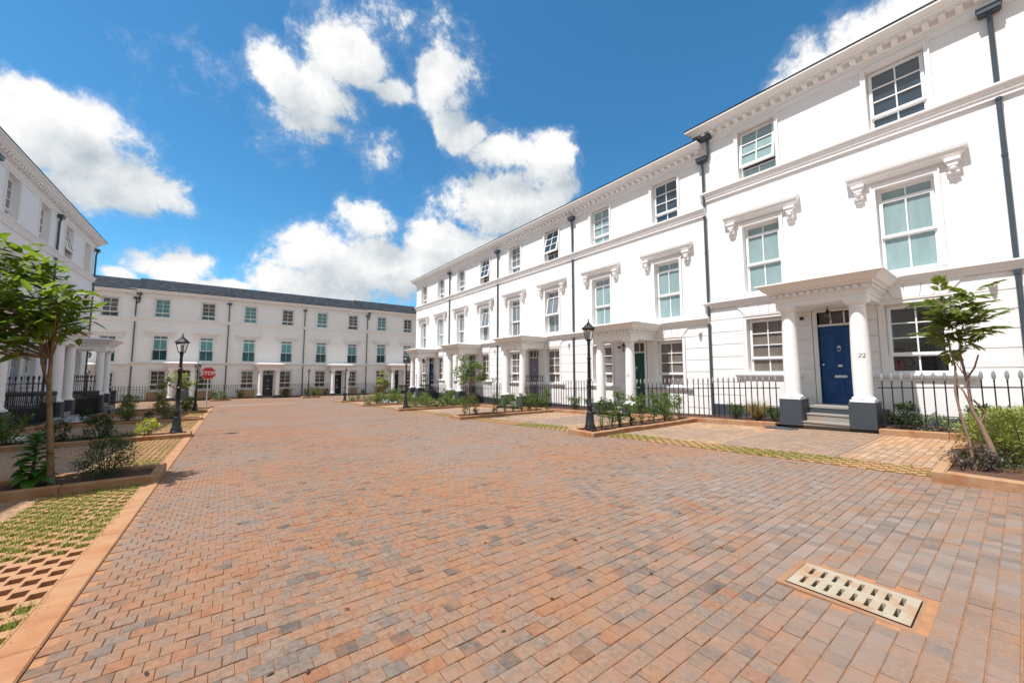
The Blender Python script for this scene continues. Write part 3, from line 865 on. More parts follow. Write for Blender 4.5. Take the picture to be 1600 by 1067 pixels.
def roof_mesh(l, r_):
    b = MB(); x0, x1 = -(0.42 if l else 0), WH + (0.42 if r_ else 0)
    ez, rz_, ry = 8.08, 9.75, 4.35
    th = 0.035
    b.quad((x0, -0.41, ez + th), (x1, -0.41, ez + th), (x1, ry, rz_ + th), (x0, ry, rz_ + th))
    b.quad((x0, ry, rz_ + th), (x1, ry, rz_ + th), (x1, 9.3, 8.2), (x0, 9.3, 8.2))
    b.quad((x0, -0.41, ez), (x1, -0.41, ez), (x1, -0.41, ez + th), (x0, -0.41, ez + th))
    b.quad((x0, -0.41, ez), (x0, 9.3, 8.1), (x1, 9.3, 8.1), (x1, -0.41, ez))
    for x in (x0, x1):
        b.poly([(x, -0.41, ez), (x, -0.41, ez + th), (x, ry, rz_ + th), (x, 9.3, 8.2), (x, 9.3, 8.1)])
    return b.mesh('roof', M['roof'])
def sill_mesh():
    b = MB()
    b.mould([(0.0, -0.17), (0.05, -0.16), (0.06, -0.10), (0.10, -0.08), (0.12, -0.03), (0.12, 0.0), (0.0, 0.012)], -0.72, 0.72)
    return b.mesh('sill', M['trim'])
def voussoir_mesh(k):
    xs0 = [-0.52, -0.31, -0.105, 0.105, 0.31, 0.52]; xs1 = [-0.78, -0.45, -0.15, 0.15, 0.45, 0.78]
    b = MB(); gq = 0.006; y = -0.045
    a0, a1, c0, c1 = xs0[k] + gq, xs0[k + 1] - gq, xs1[k] + gq, xs1[k + 1] - gq
    z0, z1 = 1.71, 2.03
    b.quad((a0, y, z0), (a1, y, z0), (c1, y, z1), (c0, y, z1))
    b.quad((a0, 0, z0), (a0, y, z0), (c0, y, z1), (c0, 0, z1)); b.quad((a1, y, z0), (a1, 0, z0), (c1, 0, z1), (c1, y, z1))
    b.quad((a0, 0, z0), (a1, 0, z0), (a1, y, z0), (a0, y, z0)); b.quad((c0, y, z1), (c1, y, z1), (c1, 0, z1), (c0, 0, z1))
    return b.mesh('voussoir', M['render'])

# windows: frame mesh + panes ------------------------------------------------
def bars(b, x0, x1, z0, z1, nx, nz, fr, bar, y0, y1):
    """frame with glazing bars; returns the glass rectangles"""
    b.box(x0, x0 + fr, y0, y1, z0, z1); b.box(x1 - fr, x1, y0, y1, z0, z1)
    b.box(x0 + fr, x1 - fr, y0, y1, z0, z0 + fr); b.box(x0 + fr, x1 - fr, y0, y1, z1 - fr, z1)
    xi0, xi1, zi0, zi1 = x0 + fr, x1 - fr, z0 + fr, z1 - fr
    xs = [xi0 + (xi1 - xi0) * k / nx for k in range(nx + 1)]; zs = [zi0 + (zi1 - zi0) * k / nz for k in range(nz + 1)]
    for k in range(1, nx): b.box(xs[k] - bar / 2, xs[k] + bar / 2, y0 + .004, y1 - .004, zi0, zi1)
    for k in range(1, nz):
        for j in range(nx):
            b.box(xs[j] + (bar / 2 if j else 0), xs[j + 1] - (bar / 2 if j < nx - 1 else 0), y0 + .006, y1 - .006, zs[k] - bar / 2, zs[k] + bar / 2)
    return [(xs[j] + (bar / 2 if j else 0), xs[j + 1] - (bar / 2 if j < nx - 1 else 0), zs[k] + (bar / 2 if k else 0), zs[k + 1] - (bar / 2 if k < nz - 1 else 0)) for k in range(nz) for j in range(nx)]

def window_def(kind, opened):
    """frame mesh, sash mesh (only when opened), fixed glass list, sash glass list; local to the opening's bottom centre"""
    w, h = {'top': (1.0, 1.555), 'first': (0.96, 2.07), 'ground': (1.0, 1.63)}[kind]
    x0, x1 = -w / 2, w / 2
    b = MB(); Y0, Y1 = 0.16, 0.23
    sp = {'top': 0.36, 'ground': 0.44, 'first': 0.86}[kind]
    fixed = []
    # outer frame
    b.box(x0 + .002, x0 + .045, Y0, Y1 + .02, .002, h - .002); b.box(x1 - .045, x1 - .002, Y0, Y1 + .02, .002, h - .002)
    b.box(x0 + .045, x1 - .045, Y0, Y1 + .02, h - .047, h - .002); b.box(x0 + .045, x1 - .045, Y0, Y1 + .02, .002, .047)
    fixed += bars(b, x0 + .046, x1 - .046, .048, sp, 2, 1, .028, .028, Y0 + .02, Y1)
    top_z = h - .048
    if kind == 'first':
        fixed += bars(b, x0 + .046, x1 - .046, 1.775, top_z, 2, 1, .028, .028, Y0 + .02, Y1)
        top_z = 1.774
    s = MB()
    dst = s if opened else b
    sg = bars(dst, x0 + .03, x1 - .03, sp + .001, top_z, 2, 1 if kind == 'first' else 3, .062, .026, Y0 - 0.03, Y1 - .02)
    return b.mesh('window', M['frame']), (s.mesh('sash', M['frame']) if opened else None), fixed, sg, top_z

def pane_mesh(w, h, mk):
    def f():
        b = MB(); b.box(-w / 2, w / 2, -0.003, 0.003, 0, h); return b.mesh('pane', M[mk])
    return cached(('pane', round(w, 3), round(h, 3), mk), f)

def add_window(house, kind, w, mk, opened=0.0, label=None):
    """mk: material keys (upper, lower, toplight)"""
    fm, sm, fixed, sg, tz = cached(('win', kind, bool(opened)), lambda: window_def(kind, bool(opened)))
    cx = (w[0] + w[1]) / 2
    o = link('window', fm, house, (cx, 0, w[2]))
    if label: o['label'] = label
    yp = 0.20
    for i, (a, b_, c, d) in enumerate(fixed):
        key = mk[1] if i < 2 else mk[2]
        link('pane', pane_mesh(b_ - a, d - c, key), o, ((a + b_) / 2, yp, c))
    if opened:
        rot = Matrix.Translation((0, 0.14, tz)) @ Matrix.Rotation(-opened, 4, 'X') @ Matrix.Translation((0, -0.14, -tz))
        s = link('sash', sm, o); s.matrix_local = rot
        for (a, b_, c, d) in sg:
            q = link('pane', pane_mesh(b_ - a, d - c, mk[0]), o); q.matrix_local = rot @ Matrix.Translation(((a + b_) / 2, 0.175, c))
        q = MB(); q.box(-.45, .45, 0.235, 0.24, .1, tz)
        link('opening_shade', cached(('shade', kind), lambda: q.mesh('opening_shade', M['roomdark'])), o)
    else:
        for (a, b_, c, d) in sg:
            link('pane', pane_mesh(b_ - a, d - c, mk[0]), o, ((a + b_) / 2, 0.175, c))
    return o

# door -----------------------------------------------------------------------
def door_mesh(mk):
    b = MB(); w, h = 0.40, 1.99
    b.box(-w, w, 0.07, 0.12, 0.0, h)
    for (x0, x1, z0, z1) in ((-.32, -.04, .18, .62), (.04, .32, .18, .62), (-.32, -.04, .78, 1.28), (.04, .32, .78, 1.28), (-.32, -.04, 1.42, 1.86), (.04, .32, 1.42, 1.86)):
        # raised moulding frame with a fielded panel inside
        for q in ((x0, x1, z0, z0 + .022), (x0, x1, z1 - .022, z1), (x0, x0 + .022, z0 + .022, z1 - .022), (x1 - .022, x1, z0 + .022, z1 - .022)):
            b.box(q[0], q[1], 0.055, 0.0695, q[2], q[3])
        b.prism([(0.0695, z0 + .05), (0.06, z0 + .08), (0.06, z1 - .08), (0.0695, z1 - .05)], x0 + .05, x1 - .05)
    return b.mesh('door', M['door_' + mk])
def door_frame_mesh():
    b = MB(); w = 0.40; z0, z1, zt = -0.79, 1.205, 1.57
    b.box(-w - .09, -w, -0.04, RD, z0, zt); b.box(w, w + .09, -0.04, RD, z0, zt); b.box(-w - .09, w + .09, -0.04, RD, zt, zt + .08)
    b.box(-w, w, 0.02, RD, z1, z1 + .05)
    for x in (-.135, .135): b.box(x - .015, x + .015, 0.05, RD, z1 + .05, zt)
    return b.mesh('door_frame', M['trim'])
def knob_mesh():
    b = MB(); b.lathe([(0, 0), (.022, .0), (.012, .012), (.012, .03), (.026, .045), (.022, .06), (0, .064)], 0, 0, 12, False)
    b.v = [(x, -z, y) for x, y, z in b.v]; return b.mesh('door_knob', M['white'], True)
def letter_mesh():
    b = MB(); b.box(-.12, .12, -.012, 0, -.028, .028); b.box(-.095, .095, -.018, -.012, -.014, .016); return b.mesh('letter_box', M['white'])
def knocker_mesh():
    b = MB(); b.lathe([(0, .0), (.034, .0), (.034, .01), (.02, .02), (0, .022)], 0, 0, 12, False); b.v = [(x, -z, y) for x, y, z in b.v]
    b.tube([(0, -.02, 0), (-.03, -.03, -.03), (-.028, -.03, -.09), (0, -.03, -.11), (.028, -.03, -.09), (.03, -.03, -.03), (0, -.02, 0)], .011, 6)
    return b.mesh('knocker', M['white'], True)
def plate_mesh():
    b = MB(); b.lathe([(0, 0), (.05, 0), (.05, .008), (0, .009)], 0, 0, 16, False); b.v = [(x, -z, y * .62) for x, y, z in b.v]; return b.mesh('number_plate', M['white'])

# portico ---------------------------------------------------------------------
PY = -1.24
def entablature_mesh():
    b = MB()
    b.mould([(0, 1.62), (0.0, 1.73), (0.02, 1.735), (0.02, 1.80), (0.05, 1.82), (0.05, 1.93), (0.13, 1.94), (0.14, 1.98), (0.20, 2.0), (0.24, 2.06), (0.31, 2.12), (0.34, 2.14), (0.34, 2.175), (0.0, 2.24)], -0.85, 0.85, 1.43)
    return b.mesh('entablature', M['trim'])
def dentil_mesh():
    b = MB(); b.box(-0.04, 0.04, -0.055, 0, 1.845, 1.925); return b.mesh('dentil', M['trim'])
def dentil_all():
    b = MB()
    for k in range(13):
        x = -0.84 + 0.14 * k; b.box(x - .04, x + .04, -1.535, -1.48, 1.845, 1.925)
    for k in range(10):
        y = -1.40 + 0.14 * k; b.box(-.955, -.90, y - .04, y + .04, 1.845, 1.925); b.box(.90, .955, y - .04, y + .04, 1.845, 1.925)
    return b.mesh('dentils', M['trim'])
def column_mesh():
    b = MB()
    b.box(-.20, .20, -.20, .20, -0.63, -0.585)
    b.lathe([(.19, -.585), (.205, -.56), (.19, -.53), (.165, -.52), (.165, -.5), (.168, -.3), (.168, .1), (.16, .7), (.142, 1.38), (.142, 1.42), (.155, 1.43), (.155, 1.45), (.142, 1.46), (.142, 1.50), (.165, 1.53), (.185, 1.55)], 0, 0, 28)
    b.box(-.19, .19, -.19, .19, 1.55, 1.62)
    return autosmooth(b.mesh('column', M['render']))
def plinth_mesh():
    b = MB(); b.box(-.225, .225, -0.225, 0.30, -2.4, -0.63); return b.mesh('column_plinth', M['slate'])
def landing_mesh():
    b = MB(); b.box(-.86, .86, -0.93, -0.002, -2.4, -0.84); return b.mesh('landing', M['slate'])
def step_mesh(w=0.42):
    b = MB(); b.box(-w, w, -0.16, 0.16, -0.6, -0.03); b.box(-w - .012, w + .012, -0.175, 0.16, -0.03, 0.0); return b.mesh('step', M['stone'])
def lantern_mesh():
    b = MB()
    b.tube([(0, 0, 0), (0, 0, -.07)], .008, 6)
    b.lathe([(.0, -.07), (.02, -.075), (.03, -.11), (.085, -.165), (.085, -.175), (.0, -.176)], 0, 0, 6, False)
    b.lathe([(0, -.345), (.045, -.345), (.05, -.335), (.045, -.325), (0, -.325)], 0, 0, 6, False)
    b.lathe([(0, -.41), (.012, -.40), (.02, -.375), (.012, -.345)], 0, 0, 8, False)
    for k in range(6):
        a = k * math.pi / 3; b.tube([(.078 * math.cos(a), .078 * math.sin(a), -.172), (.045 * math.cos(a), .045 * math.sin(a), -.33)], .006, 4)
    return b.mesh('porch_lantern', M['black'])
def lantern_glass():
    b = MB(); b.lathe([(.042, -.325), (.073, -.175)], 0, 0, 6, False); return b.mesh('lantern_glass', M['lampglass'])
def cam_mesh():
    b = MB(); b.lathe([(.062, 0), (.062, .03), (.052, .045), (.05, .085), (.03, .10), (0.001, .102)], 0, 0, 18, False); b.v = [(x, -z, y) for x, y, z in b.v]
    b.tube([(0, -.085, -.02), (0, -.10, -.05)], .03, 12)
    return autosmooth(b.mesh('security_camera', M['white']))
def hopper_mesh():
    b = MB()
    b.box(-.16, .16, -.20, -.02, 7.44, 7.54); b.box(-.175, .175, -.215, -.005, 7.54, 7.565); b.box(-.14, .14, -.18, -.03, 7.41, 7.44)
    b.tube([(0, -.10, 7.42), (0, -.10, 7.34), (0, -.066, 7.24), (0, -.066, 5.90)], .040, 10)
    b.tube([(0, -.066, 5.595), (0, -.066, 2.26)], .040, 10); b.tube([(0, -.066, 5.59), (0, -.066, 5.53)], .050, 10)
    b.tube([(0, -.066, 2.02), (0, -.066, -2.6)], .040, 10); b.tube([(0, -.066, 2.02), (0, -.066, 1.94)], .050, 10)
    b.tube([(0, -.066, 4.4), (0, -.066, 4.34)], .047, 10)
    return autosmooth(b.mesh('downpipe', M['pipe']))
def branch_mesh():
    b = MB()
    b.box(.02, .34, -.20, -.02, 7.64, 7.74); b.box(.005, .355, -.215, -.005, 7.74, 7.765)
    b.tube([(.20, -.10, 7.65), (.20, -.075, 7.2), (.18, -.075, 7.1), (.0, -.07, 6.92)], .044, 10)
    return autosmooth(b.mesh('downpipe', M['pipe']))
def bracket_rail(n, pitch):
    pass

def glyph(chars, h):
    """numerals drawn with thick and thin strokes, with the underline of the number on the column"""
    b = MB()
    two = [(-.30, .62, .05), (-.27, .80, .07), (-.12, .95, .07), (.05, .98, .08), (.20, .90, .10), (.27, .74, .13), (.22, .58, .12), (.08, .40, .09), (-.10, .22, .07), (-.28, .05, .06)]
    three = [(-.26, .78, .06), (-.16, .93, .07), (.02, .98, .08), (.18, .90, .10), (.22, .76, .12), (.12, .60, .08), (-.04, .54, .05), (.16, .46, .09), (.26, .28, .13), (.18, .10, .11), (0.0, .02, .08), (-.18, .06, .07), (-.28, .2, .08)]
    n = len(chars)
    for i, ch in enumerate(chars):
        ox = (i - (n - 1) / 2) * .72
        st = two if ch == '2' else three
        for (x0, z0, w0), (x1, z1, w1) in zip(st, st[1:]):
            d = Vector((x1 - x0, 0, z1 - z0)).normalized(); nn = Vector((-d.z, 0, d.x))
            a0 = Vector((x0 + ox, 0, z0)); a1 = Vector((x1 + ox, 0, z1))
            pts = [a0 + nn * w0 / 2, a0 - nn * w0 / 2, a1 - nn * w1 / 2, a1 + nn * w1 / 2]
            b.quad(*[tuple(q) for q in pts])
        if ch == '2':
            b.quad((ox - .32, 0, .0), (ox + .32, 0, .0), (ox + .34, 0, .14), (ox - .28, 0, .10))
    for f in list(b.f): pass
    b.quad((-n * .38, 0, -.12), (n * .38, 0, -.12), (n * .38, 0, -.07), (-n * .38, 0, -.07))
    b.v = [(v[0] * h, v[1], v[2] * h) for v in b.v]
    return b

def balconette_mesh():
    b = MB()
    b.box(-.44, .44, -0.01, 0.012, .84, .86); b.box(-.44, .44, -0.01, 0.012, .10, .12)
    for k in range(12):
        x = -.42 + .84 * k / 11; b.box(x - .006, x + .006, -.006, .008, .12, .84)
    for k in range(4):
        cx = -.315 + .21 * k
        b.tube([(cx + .08 * math.cos(a), 0.001, .74 + .08 * math.sin(a)) for a in [j * math.pi / 5 for j in range(11)]], .007, 4)
    return b.mesh('balconette', M['iron'])

def house(label, origin, rz, dz, door, glass, group, near=False, far=False, ends=(False, False), opened={}, number=None, lshape=False, gdz=None, room=False):
    h = thing('townhouse', label, 'house', (origin[0], origin[1], dz), rz, group)
    link('wall', cached('wall', wall_mesh), h)
    # slate plinth strip at the foot of the wall
    def ps():
        b = MB(); b.box(0.01, DOOR[0] - .1, -0.035, -0.001, -2.7, -0.98); b.box(DOOR[1] + .1, WH - .01, -0.035, -0.001, -2.7, -0.98); return b.mesh('wall_plinth', M['slate'])
    link('wall_plinth', cached('ps', ps), h)
    link('roof', cached(('roof',) + ends, lambda: roof_mesh(*ends)), h)
    c = link('cornice', cached(('cor',) + ends, lambda: cornice_mesh(*ends)), h)
    mm = cached('mod', modillion_mesh)
    for k in range(24):
        link('modillion', mm, c, (0.125 + 0.25 * k, 0, 0))
    link('string_course', cached(('mid',) + ends, lambda: string_mesh('mid', *ends)), h)
    link('string_course', cached(('low',) + ends, lambda: string_mesh('low', *ends)), h)
    for i, w in enumerate(WT):
        link('window_surround', cached(('ws', 't', i), lambda: surround(w).mesh('window_surround', M['trim'])), h)
        add_window(h, 'top', w, glass['top'][i], opened.get(('top', i), 0.0), 'top floor window with its sash tilted open' if opened.get(('top', i)) else None)
    for i, w in enumerate(WF):
        link('window_surround', cached(('ws', 'f', i), lambda: surround(w).mesh('window_surround', M['trim'])), h)
        cx = (w[0] + w[1]) / 2
        hd = link('window_hood', cached('hood', hood_mesh), h, (cx, 0, 0))
        for s in (-1, 1):
            o_ = link('corbel', cached('corbel', corbel_mesh), hd, (s * 0.77, 0, 0)); o_.scale = (1.25, 1.05, 1)
        o = add_window(h, 'first', w, glass['first'][i], opened.get(('first', i), 0.0), 'first floor window with its sash tilted open' if opened.get(('first', i)) else None)
        if far:
            link('balconette', cached('balc', balconette_mesh), o, (0, .10, 0))
    for i, w in enumerate(WG):
        link('window_surround', cached(('ws', 'g', i), lambda: surround(w, 0.10, 0.03).mesh('window_surround', M['trim'])), h)
        cx = (w[0] + w[1]) / 2
        link('sill', cached('sill', sill_mesh), h, (cx, 0, w[2]))
        def ap():
            b = MB(); b.box(-0.62, 0.62, -0.035, -0.0, -0.92, -0.175); return b.mesh('apron', M['bare'] if far else M['trim'])
        link('apron', cached(('apron', far), ap), h, (cx, 0, 0))
        def lm():
            b = MB(); b.box(-.60, .60, -.03, 0, 1.70, 1.708); return b.mesh('lintel', M['trim'])
        lt = link('lintel', cached('lintel', lm), h, (cx, 0, 0))
        for k in range(5):
            link('voussoir', cached(('vs', k), lambda: voussoir_mesh(k)), lt)
        add_window(h, 'ground', w, glass['ground'][i])
    # door
    link('door_frame', cached('df', door_frame_mesh), h, (XC, 0, 0))
    for i in range(3):
        x = (-.265, 0, .265)[i]
        link('fanlight_pane', pane_mesh(.235 if i == 1 else .245, .32, 'darkglass'), h, (XC + x, 0.10, 1.25))
    d = link('door', cached(('door', door), lambda: door_mesh(door)), h, (XC, 0, -0.79))
    link('knocker', cached('knock', knocker_mesh), d, (0, .055, 1.45)); link('letter_box', cached('letter', letter_mesh), d, (0, .055, 0.70))
    link('door_knob', cached('knob', knob_mesh), d, (-.33, .07, 1.0)); link('number_plate', cached('plate', plate_mesh), d, (0, .057, 0.97))
    # portico
    p = thing_part(h, 'portico')
    e = link('entablature', cached('ent', entablature_mesh), p)
    if near:
        dm = cached('dent', dentil_mesh)
        for k in range(13): link('dentil', dm, p, (-0.84 + 0.14 * k, -1.48, 0))
        for k in range(10):
            y = -1.40 + .14 * k
            link('dentil', dm, p, (.90, y, 0), (0, 0, math.pi / 2)); link('dentil', dm, p, (-.90, y, 0), (0, 0, -math.pi / 2))
    else:
        o = link('dentils', cached('denta', dentil_all), p); o['kind'] = 'stuff'
    for s in (-1, 1):
        link('column', cached('col', column_mesh), p, (s * 0.65, PY, 0))
        link('column_plinth', cached('plin', plinth_mesh), p, (s * 0.65, PY, 0))
    link('landing', cached('land', landing_mesh), p)
    def tread():
        b = MB(); b.box(-.44, .44, -0.94, -.001, -.84, -.79); return b.mesh('step', M['stone'])
    link('step', cached('step0', tread), p)
    drop = (dz - 0.79) - gdz
    ns = max(0, min(5, int(round(drop / 0.155)) - 1))
    for k in range(ns):
        z = -0.79 - drop * (k + 1) / (ns + 1)
        link('step', cached('step', step_mesh), p, (0, -0.94 - 0.25 * k - .1, z))
    ln = link('porch_lantern', cached('lan', lantern_mesh), h, (XC, -0.72, 1.62)); link('lantern_glass', cached('lang', lantern_glass), ln)
    link('security_camera', cached('cam', cam_mesh), h, (WH - 0.32, -0.022, 1.78))
    def sens():
        b = MB(); b.box(-.04, .04, -.05, 0, -.04, .04); return b.mesh('door_sensor', M['black'])
    link('door_sensor', cached('sens', sens), h, (XC - 0.72, -0.022, 1.46))
    link('downpipe', cached('pipe', hopper_mesh), h, (WH, 0, 0))
    if lshape: link('downpipe', cached('branch', branch_mesh), h, (0.0, 0, 0))
    if number:
        gl = glyph(number, 0.095)
        # wrap round the column
        r_ = 0.1685
        gl.v = [(r_ * math.sin(x / r_), -r_ * math.cos(x / r_) , z) for x, y, z in gl.v]
        o = link('house_number', gl.mesh('house_number', M['ink']), h, (XC + 0.65, PY, 0.33), (0, 0, R(16 if number == '22' else 2)))
    if room:
        for w in WG:
            b = MB(); x0, x1, z0, z1 = w
            x0 -= .35; x1 += .35; z0 -= .3; z1 += .3; y0, y1 = .27, 1.5
            b.quad((x0, y1, z0), (x1, y1, z0), (x1, y1, z1), (x0, y1, z1)); b.quad((x0, y0, z0), (x0, y1, z0), (x0, y1, z1), (x0, y0, z1)); b.quad((x1, y0, z0), (x1, y0, z1), (x1, y1, z1), (x1, y1, z0))
            b.quad((x0, y0, z1), (x0, y1, z1), (x1, y1, z1), (x1, y0, z1)); b.quad((x0, y0, z0), (x1, y0, z0), (x1, y1, z0), (x0, y1, z0))
            link('room', b.mesh('room', M['room']), h)
            b = MB(); b.box(x0 + .02, x0 + .45, 1.1, 1.48, z0, z0 + .95); b.box(x1 - .55, x1 - .06, 1.3, 1.48, z0 + .3, z1 - .65); b.box(x0 + .75, x1 - .72, 1.42, 1.48, z0, z1 - .95)
            link('cabinet', b.mesh('cabinet', M['roomdark']), h)
    return h

def thing_part(h, name):
    """a part of the house made of several pieces: its core beam is the mesh, the rest are its sub-parts"""
    b = MB(); b.box(-.83, .83, -1.41, -.003, 1.628, 1.66)
    return link(name, cached('porticobeam', lambda: b.mesh(name, M['trim'])), h, (XC, 0, 0))

T3 = lambda a: (a, a, a)
SK = T3('skyglass'); TE = T3('teal'); BR = T3('brownglass'); GR = T3('greyglass'); DK = T3('darkglass'); TM = T3('tealmid')
FB = ('tealmid', 'tealdark', 'greyglass')
XF = 12.4
def rh(k):            # left end of the k-th house of the right terrace (k=0 is number 22)
    return (XF, 5.95 + 6.0 * k)
RG = 'white townhouses of the right terrace'
def gz(yc): return zg(yc)
D3 = -0.46
house('white townhouse cut by the right edge of the photo', rh(-1), -math.pi / 2, 0.0, 'navy', {'top': [SK, SK], 'first': [TE, TE], 'ground': [BR, BR]}, RG, gdz=zg(-3))
house('nearest white townhouse, raised, with royal blue door and number 22', rh(0), -math.pi / 2, 0.0, 'blue',
      {'top': [TE, SK], 'first': [TE, TE], 'ground': [BR, T3('clear')]}, RG, near=True, ends=(True, False), opened={('top', 0): R(9)}, number='22', lshape=True, gdz=zg(2.9), room=True)
house('white townhouse with dark green door, number 33 on its column', rh(1), -math.pi / 2, D3, 'green',
      {'top': [TE, SK], 'first': [TE, TE], 'ground': [BR, BR]}, RG, near=True, ends=(False, False), number='33', gdz=zg(8.9))
house('white townhouse with grey-mauve door and two tilted open windows', rh(2), -math.pi / 2, D3, 'mauve',
      {'top': [GR, SK], 'first': [GR, GR], 'ground': [BR, BR]}, RG, opened={('top', 1): R(14), ('first', 1): R(10)}, gdz=zg(14.9), near=True)
house('white townhouse with blue door behind the slender tree, right terrace', rh(3), -math.pi / 2, D3, 'navy',
      {'top': [GR, SK], 'first': [GR, GR], 'ground': [BR, BR]}, RG, opened={('top', 1): R(13), ('first', 1): R(10)}, gdz=zg(20.9))
house('last white townhouse of the right terrace, with bright blue door', rh(4), -math.pi / 2, D3, 'blue',
      {'top': [GR, GR], 'first': [GR, TE], 'ground': [BR, BR]}, RG, ends=(True, False), gdz=zg(26.9))

XLF = -6.45
LG = 'white townhouses of the shaded left terrace'
for k, (lb, dr, en, op) in enumerate((('shaded white townhouse at the left edge behind the tree crown', 'navy', (False, False), {}),
                                      ('shaded white townhouse with pale grey-blue door, left terrace', 'greyblue', (False, False), {}),
                                      ('shaded corner townhouse with wine red door, left terrace', 'wine', (False, True), {('top', 0): R(14)}))):
    house(lb, (XLF, 13.55 + 6.0 * k), math.pi / 2, -0.47, dr, {'top': [GR, GR], 'first': [GR, GR], 'ground': [GR, GR]}, LG, ends=en, opened=op, gdz=zg(17 + 6 * k))

for k in (-3, -2, -1):
    house('shaded white townhouse of the left terrace, %s beyond the left edge of the photo' % {-1: 'first', -2: 'second', -3: 'third'}[k], (XLF, 13.55 + 6.0 * k), math.pi / 2, -0.47, 'navy', {'top': [GR, GR], 'first': [GR, GR], 'ground': [GR, GR]}, LG, gdz=zg(17 + 6 * k))
YB = 42.15
BG = 'white townhouses of the terrace across the far end'
TT = T3('tealmid')
back = [(-18.1, -1.52, 'mauve', 'far townhouse mostly hidden behind the left terrace corner', {}, (TT, DK)),
        (-12.1, -1.52, 'mauve', 'leftmost visible far townhouse, roof a step lower, one tilted window', {('top', 1): R(8)}, (TT, DK)),
        (-6.1, -1.37, 'mauve', 'far townhouse with mauve door behind the stop sign', {}, (TT, DK)),
        (-0.1, -1.37, 'blackdoor', 'far townhouse with black door at centre, facing the road end', {}, (TT, DK)),
        (5.9, -1.37, 'blackdoor', 'far townhouse with black door behind a lamp post and bare sign post', {('top', 1): R(6)}, (TT, DK)),
        (11.9, -1.29, 'blackdoor', 'far townhouse whose black door carries a white paper notice', {}, (TT, DK)),
        (17.9, -1.29, 'navy', 'far townhouse mostly hidden behind the right terrace end', {}, (TT, DK))]
for x, dz, dr, lb, op, tp in back:
    hh = house(lb, (x, YB), 0.0, dz, dr, {'top': list(tp), 'first': [FB, FB], 'ground': [DK, DK]}, BG, far=True, opened=op, gdz=-2.26,
               ends=(abs(x + 6.1) < .1 or abs(x - 11.9) < .1, False), lshape=abs(x + 6.1) < .1 or abs(x - 11.9) < .1)
    if abs(x - 11.9) < .1:
        b = MB(); b.box(-.12, .10, -.008, 0, 0, .34); b.box(-.05, .03, -.006, 0, .42, .56)
        link('paper_notice', b.mesh('paper_notice', M['white']), hh, (XC - .05, .05, .15))

# ================================================================== RAILINGS
def bar_mesh(tip):
    b = MB(); b.box(-.0095, .0095, -.0095, .0095, .10, 1.0); b.lathe([(.009, .98), (.015, 1.0), (.009, 1.015)], 0, 0, 6)
    if tip: b.v, b.f = b.v, b.f
    return b
def finial():
    b = MB(); b.lathe([(.007, 1.0), (.012, 1.02), (.024, 1.05), (.028, 1.09), (.025, 1.13), (.016, 1.165), (.003, 1.185)], 0, 0, 8)
    return b
def mk_finial(m):
    b = finial(); b.v = [(x, y * .55, z) for x, y, z in b.v]; return b.mesh('finial', m, True)
FENCE_G = 'black iron railings before the houses'
def railing(p0, p1, label, pale, name='iron_railing', base=0.09, slope=True, zz=None, detail=True, pitch=0.145):
    """railing of upright bars from p0 to p1; rails follow the slope of the ground"""
    L = math.hypot(p1[0] - p0[0], p1[1] - p0[1]); a = math.atan2(p1[1] - p0[1], p1[0] - p0[0])
    zf = (lambda y: zg(y) + base) if zz is None else (lambda y: zz)
    za, zb_ = zf(p0[1]), zf(p1[1])
    t = thing(name, label, 'railing', (p0[0], p0[1], za), a, FENCE_G)
    dz_ = zb_ - za
    for z in (.08, .86):
        b = MB(); i = 0
        h_, w_ = .011, .02
        b.v = [(0, -w_, z - h_), (L, -w_, z - h_ + dz_), (L, w_, z - h_ + dz_), (0, w_, z - h_), (0, -w_, z + h_), (L, -w_, z + h_ + dz_), (L, w_, z + h_ + dz_), (0, w_, z + h_)]
        b.f = [(0, 3, 2, 1), (4, 5, 6, 7), (0, 1, 5, 4), (1, 2, 6, 5), (2, 3, 7, 6), (3, 0, 4, 7)]
        link('rail', b.mesh('rail', M['black']), t)
    n = max(2, int(round(L / pitch)))
    if detail:
        bm_ = cached('bar', lambda: bar_mesh(False).mesh('bar', M['black']))
        fm_ = cached('finp' if pale else 'finb', lambda: mk_finial(M['wrap'] if pale else M['black']))
    else:
        def mk():
            b = bar_mesh(False); f = finial(); i = len(b.v); b.v += f.v; b.f += [tuple(q + i for q in k) for k in f.f]; return b.mesh('bar', M['black'])
        bm_ = cached('barfull', mk)
    for k in range(n):
        x = (k + 0.5) * L / n
        o = link('bar', bm_, t, (x, 0, dz_ * x / L - .02))
        if detail: link('finial', fm_, o)
    return t

FX = 11.05
names = ['the blue door number 22', 'the green door', 'the mauve door', 'the tree-hidden blue door', 'the last bright blue door']
for k in range(-1, 5):
    y_left = 5.95 + 6.0 * k                 # house left end
    yc = y_left - XC                        # portico centre
    nm = names[k] if k >= 0 else None
    if k >= 0:
        railing((FX, y_left - 0.02), (FX, yc + 0.90), 'black iron railing with pale tips, left of the porch with %s' % nm, True, detail=k < 4)
        railing((FX, yc - 0.90), (FX, y_left - 5.98), 'black iron railing with pale tips, right of the porch with %s' % nm, True, detail=k < 4)
        bed_kerb(10.80, yc + 0.92, y_left, 'orange stained kerb of the bed left of the porch with %s' % nm)
        bed_kerb(10.80, y_left - 5.995, yc - 0.92, 'orange stained kerb of the bed right of the porch with %s' % nm)
    if k in (2, 3, 4):
        for s in (-1, 1):
            railing((11.2, yc + s * .83), (12.3, yc + s * .83), 'short raised railing on the %s side of the landing by %s' % ('left' if s > 0 else 'right', nm), False, 'porch_railing', zz=D3 - 0.80, detail=False)
lnames = ['the left edge house', 'the pale grey-blue door', 'the wine red door']
